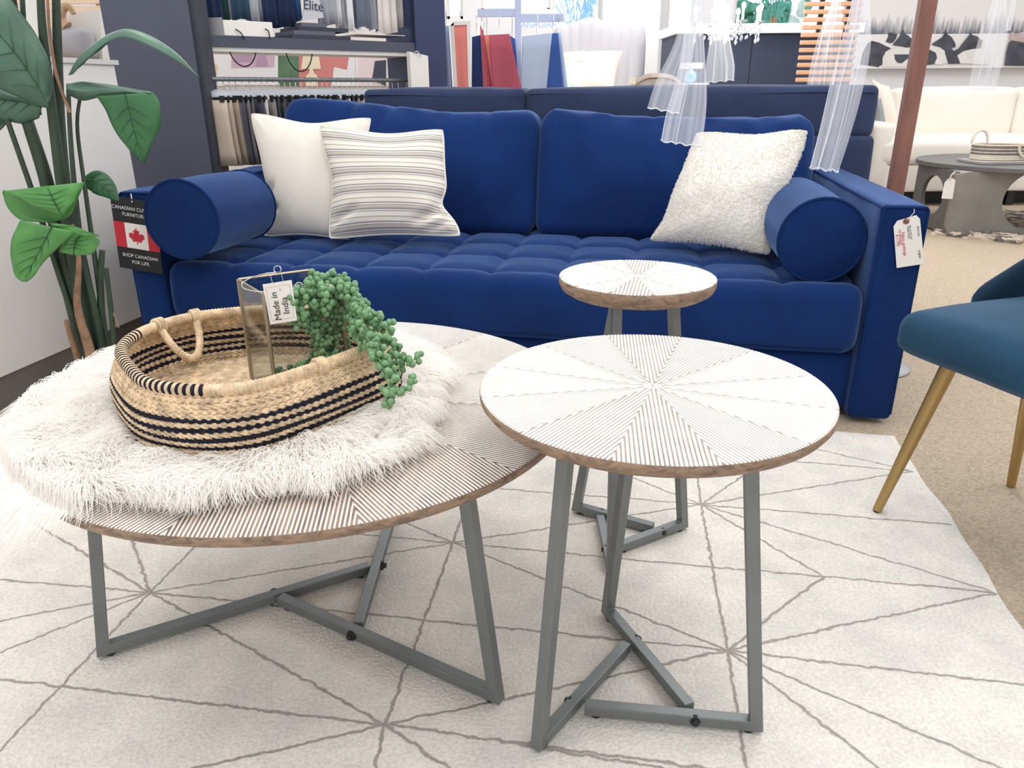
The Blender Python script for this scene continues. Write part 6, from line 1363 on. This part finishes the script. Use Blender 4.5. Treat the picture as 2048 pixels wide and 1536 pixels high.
x0_, x1_ = ay(1715, 60, YPi)[0], ay(2130, 60, YPi)[0]; z0_, z1_ = ay(1900, 136, YPi)[2], 2.45
mb = MB(); mb.box(((x0_+x1_)/2, YPi+0.02, (z0_+z1_)/2), (x1_-x0_, 0.04, z1_-z0_)); part('canvas', mb, picm(), pc_, smooth=False)
HD = mat('horse_charcoal', rgb(72, 74, 82), 0.7, var=0.35, vscale=9); HL = mat('horse_white', rgb(226, 222, 218), 0.7, var=0.06, vscale=10)
HK = [0]
def horse(polys):
    for k, (m_, P) in enumerate(polys):
        HK[0] += 1; mb = MB(); q = [ay(*pk(a, b), YPi-0.001-0.0018*HK[0]) for a, b in P]; mb.prism(q, (0, 0.0012, 0)); part('painted_horse' if k == 0 else 'coat_patch', mb, m_, pc_, smooth=False)
horse([(HD, [(120, 760), (150, 620), (200, 520), (255, 480), (340, 500), (420, 540), (500, 575), (500, 650), (430, 700), (380, 760), (330, 790), (240, 775)])])
horse([(HD, [(420, 490), (450, 430), (450, 400), (470, 380), (520, 400), (560, 400), (545, 450), (510, 500), (470, 510)])])
horse([(HL, [(380, 790), (385, 680), (420, 610), (500, 560), (560, 545), (720, 560), (760, 600), (760, 700), (720, 770), (600, 785)]), (HD, [(520, 640), (560, 640), (640, 640), (760, 640), (750, 690), (680, 690), (610, 745), (560, 740), (530, 700)])])
horse([(HD, [(500, 530), (580, 430), (610, 380), (632, 350), (650, 395), (700, 430), (745, 480), (745, 555), (660, 560), (600, 545)])])
horse([(HL, [(870, 560), (900, 530), (1000, 545), (1080, 560), (1110, 570), (1120, 640), (1150, 740), (1030, 765), (1000, 745), (880, 760)]), (HD, [(880, 590), (930, 580), (1010, 620), (1025, 680), (990, 755), (900, 765), (872, 740)])])
horse([(HD, [(960, 520), (1020, 480), (1085, 440), (1110, 400), (1128, 350), (1145, 400), (1200, 440), (1245, 520), (1240, 560), (1190, 560), (1250, 640), (1295, 750), (1160, 750), (1120, 600), (1060, 555), (1000, 540)])])
horse([(HL, [(1260, 640), (1340, 600), (1450, 575), (1560, 580), (1640, 600), (1640, 760), (1300, 745)]), (HD, [(1222, 600), (1280, 570), (1350, 480), (1400, 420), (1418, 380), (1440, 410), (1500, 430), (1560, 480), (1540, 560), (1440, 575), (1340, 600), (1265, 650), (1228, 630)])])
horse([(HD, [(1820, 770), (1840, 620), (1870, 500), (1900, 480), (2000, 500), (2200, 540), (2400, 600), (2400, 780), (2000, 772)])])
horse([(mat('horse_roan', rgb(196, 176, 172), 0.7, var=0.15, vscale=10), [(1880, 470), (1900, 370), (1960, 400), (2040, 370), (2200, 420), (2200, 520), (2000, 490)])])

# sculptural grey pedestal table with a flat grey slab, basket and tag
GST = mat('dull_zinc', rgb(142, 138, 132), 0.55, metal=0.35, var=0.12, vscale=7); GSD = mat('dull_zinc_dark', rgb(108, 106, 104), 0.55, metal=0.35, var=0.1, vscale=7)
tcx, tcy, tzt = ay(2050, 330, 6.2)[0], 6.2, 0.50
lft = az(1842, 320, tzt); tR = 0.78
pt = empty('pedestal_table', (tcx, tcy, FZ), 'round grey metal coffee table with curved cut out base beyond the sofa', 'table')
mb = MB(); mb.lathe([(tR-0.004, tzt-0.035), (tR, tzt-0.031), (tR, tzt-0.003), (tR-0.003, tzt), (0.001, tzt)], (tcx, tcy, 0), 72); part('tabletop', mb, [GSD], pt)
def cutpanel(name, p0, p1, thick, r_, cxf, m):
    """standing panel from p0 to p1 (xy) with a circle cut out of it"""
    p0, p1 = np.array(p0), np.array(p1); L_ = np.linalg.norm(p1-p0); d = (p1-p0)/L_; nn = np.array([-d[1], d[0]]); H_ = tzt-0.036; z0 = 0.0065; cz = 0.255; c = L_*cxf
    ang = np.linspace(0, 2*PI, 64, endpoint=False); inner = np.stack([c+r_*1.12*np.cos(ang), cz+r_*np.sin(ang)], 1)
    outer = []
    for a in ang:
        dx_, dz_ = math.cos(a), math.sin(a); ts = []
        if dx_ > 1e-6: ts.append((L_-c)/dx_)
        if dx_ < -1e-6: ts.append(-c/dx_)
        if dz_ > 1e-6: ts.append((H_-cz)/dz_)
        if dz_ < -1e-6: ts.append((z0-cz)/dz_)
        t_ = min(ts); outer.append((c+dx_*t_, cz+dz_*t_))
    outer = np.array(outer); mb = MB(); V = []
    for off in (0, thick):
        for S_ in (inner, outer): V += [(*(p0+d*u+nn*off), z) for u, z in S_]
    n = 64; F = []
    for i in range(n):
        j = (i+1) % n; F += [(i, j, n+j, n+i), (2*n+j, 2*n+i, 3*n+i, 3*n+j), (j, i, 2*n+i, 2*n+j), (n+i, n+j, 3*n+j, 3*n+i)]
    mb.add(V, F); part(name, mb, m, pt, smooth=False)
fl_ = ay(1896, 430, 5.75); 
cutpanel('front_panel', (fl_[0], 5.75), (fl_[0]+1.2, 5.72), 0.035, 0.215, 0.52, GST)
cutpanel('side_panel', (fl_[0]+0.05, 6.4), (fl_[0]+0.03, 5.80), 0.03, 0.15, 0.5, GSD)
tr_ = tag(part('grey_slab', moved(rbox(0.24, 0.17, 0.011, 0.005, (4, 4, 2)), ay(1990, 330, 6.05)[0]+0.03, 6.05, tzt+0.012), mat('slab_grey', rgb(168, 164, 160), 0.8, var=0.08, vscale=10)), 'flat grey slab lying on the pedestal table under the basket', 'box')  # thin grey slab making the paler grey area below the basket
bx, by_ = ay(1992, 300, 6.08)[0]+0.03, 6.08; zb0 = tzt+0.026
b2 = empty('small_basket', (bx, by_, zb0), 'pale striped basket with loop handles on the pedestal table', 'basket')
mb = MB(); zt2 = ay(1980, 291, 5.95)[2]
for i in range(9):
    z = zb0+0.006+(zt2-zb0-0.01)*i/8; P = oval((bx, by_), 0.195, 0.14, 120, 2.3); P = np.column_stack([P, np.full(120, z)]); rope_row(mb, P, (zt2-zb0)/16*1.15, 0.03, 1 if i % 2 else -1, 1 if i in (3, 4, 5, 6, 7) and i % 2 else (2 if i < 3 else 0), 0.2, 8)
P = oval((bx, by_), 0.195, 0.14, 60, 2.3); mb.add(np.column_stack([P*0.98+np.array([bx, by_])*0.02, np.full(60, zb0+0.004)]), [tuple(range(60))], 0)
part('wall', mb, [mat('pale_seagrass', rgb(206, 194, 178), 0.85, var=0.15, vscale=30), mat('grey_seagrass', rgb(120, 112, 110), 0.85), mat('cream_rope', rgb(226, 216, 200), 0.85)], b2)
for (cx2, yy, up_, w_) in ((bx-0.09, by_+0.135, 0.10, 0.062), (bx+0.11, by_-0.146, -0.085, 0.060)):
    mb = MB(); mb.tube(bez((cx2-w_, yy, zt2), (cx2-w_, yy-(0.01 if up_ < 0 else 0), zt2+up_*1.3), (cx2+w_, yy-(0.01 if up_ < 0 else 0), zt2+up_*1.3), (cx2+w_, yy, zt2), 24), 0.010, 8); part('handle', mb, mat('cream_rope', rgb(226, 216, 200), 0.85), b2)
ttg = empty('hang_tag', ay(1898, 352, 5.72), 'blank white price tag hanging from the pedestal table top', 'tag'); TPt = [(1883, 397), (1905, 398), (1911, 360), (1904, 356), (1897, 357), (1889, 366)]
mb = MB(); mb.prism([ay(a, b, 5.72) for a, b in TPt], (0, 0.002, 0)); part('card', mb, PAPER, ttg, smooth=False)
mb = MB(); mb.tube([ay(1899, 360, 5.718), ay(1903, 350, 5.72), ay(1910, 344, 5.755)], 0.006, 8); part('string', mb, mat('beige_string', rgb(198, 180, 160), 0.8), ttg)

# chunky braided rug under the pedestal table
def braid():
    m = bpy.data.materials.new('braided_wool'); m.use_nodes = True; nt = m.node_tree; N = nt.nodes; K = nt.links; p = N['Principled BSDF']; p.inputs['Roughness'].default_value = 1
    g = N.new('ShaderNodeNewGeometry'); mp = N.new('ShaderNodeMapping'); mp.inputs['Scale'].default_value = (1, 0.7, 1); K.new(g.outputs['Position'], mp.inputs[0]); v = N.new('ShaderNodeTexVoronoi'); v.inputs['Scale'].default_value = 24; K.new(mp.outputs[0], v.inputs['Vector'])
    r = N.new('ShaderNodeValToRGB'); e = r.color_ramp.elements; e[0].color = rgb(104, 96, 92); e[0].position = 0.25; e[1].color = rgb(206, 192, 172); e[1].position = 0.6; sp_ = N.new('ShaderNodeSeparateColor'); K.new(v.outputs['Color'], sp_.inputs[0]); K.new(sp_.outputs[0], r.inputs[0]); K.new(r.outputs[0], p.inputs['Base Color'])
    b = N.new('ShaderNodeBump'); b.inputs['Strength'].default_value = 1; b.inputs['Distance'].default_value = 0.02; b.invert = True; K.new(v.outputs['Distance'], b.inputs['Height']); K.new(b.outputs[0], p.inputs['Normal']); return m
BRD = braid(); rA, rB = az(1862, 466, 0), az(2060, 488, 0); dd_ = (rB-rA)/np.linalg.norm(rB-rA); n2_ = np.array([-dd_[1], dd_[0], 0])
mb = MB(); Pn = [rA-dd_*0.0, rA+dd_*3.0, rA+dd_*3.0+n2_*1.75, rA+n2_*1.75]; mb.prism([(p[0], p[1], FZ) for p in Pn], (0, 0, 0.018)); rg2 = part('braided_rug', mb, BRD, smooth=False); tag(rg2, 'chunky beige and grey braided rug under the pedestal table', 'rug')
for k in range(6):
    mb = MB(); q0 = rA+n2_*(0.02+0.045*k); n = 160; P = np.array([q0+dd_*(3.0*i/(n-1))+np.array([0, 0, 0.006]) for i in range(n)]); mb.tube(P, 0.020, 8, mod=lambda i, a: 0.75+0.35*np.abs(np.sin(i*1.1+a)), up=(0, 0, 1)); part('braid', mb, BRD, rg2)
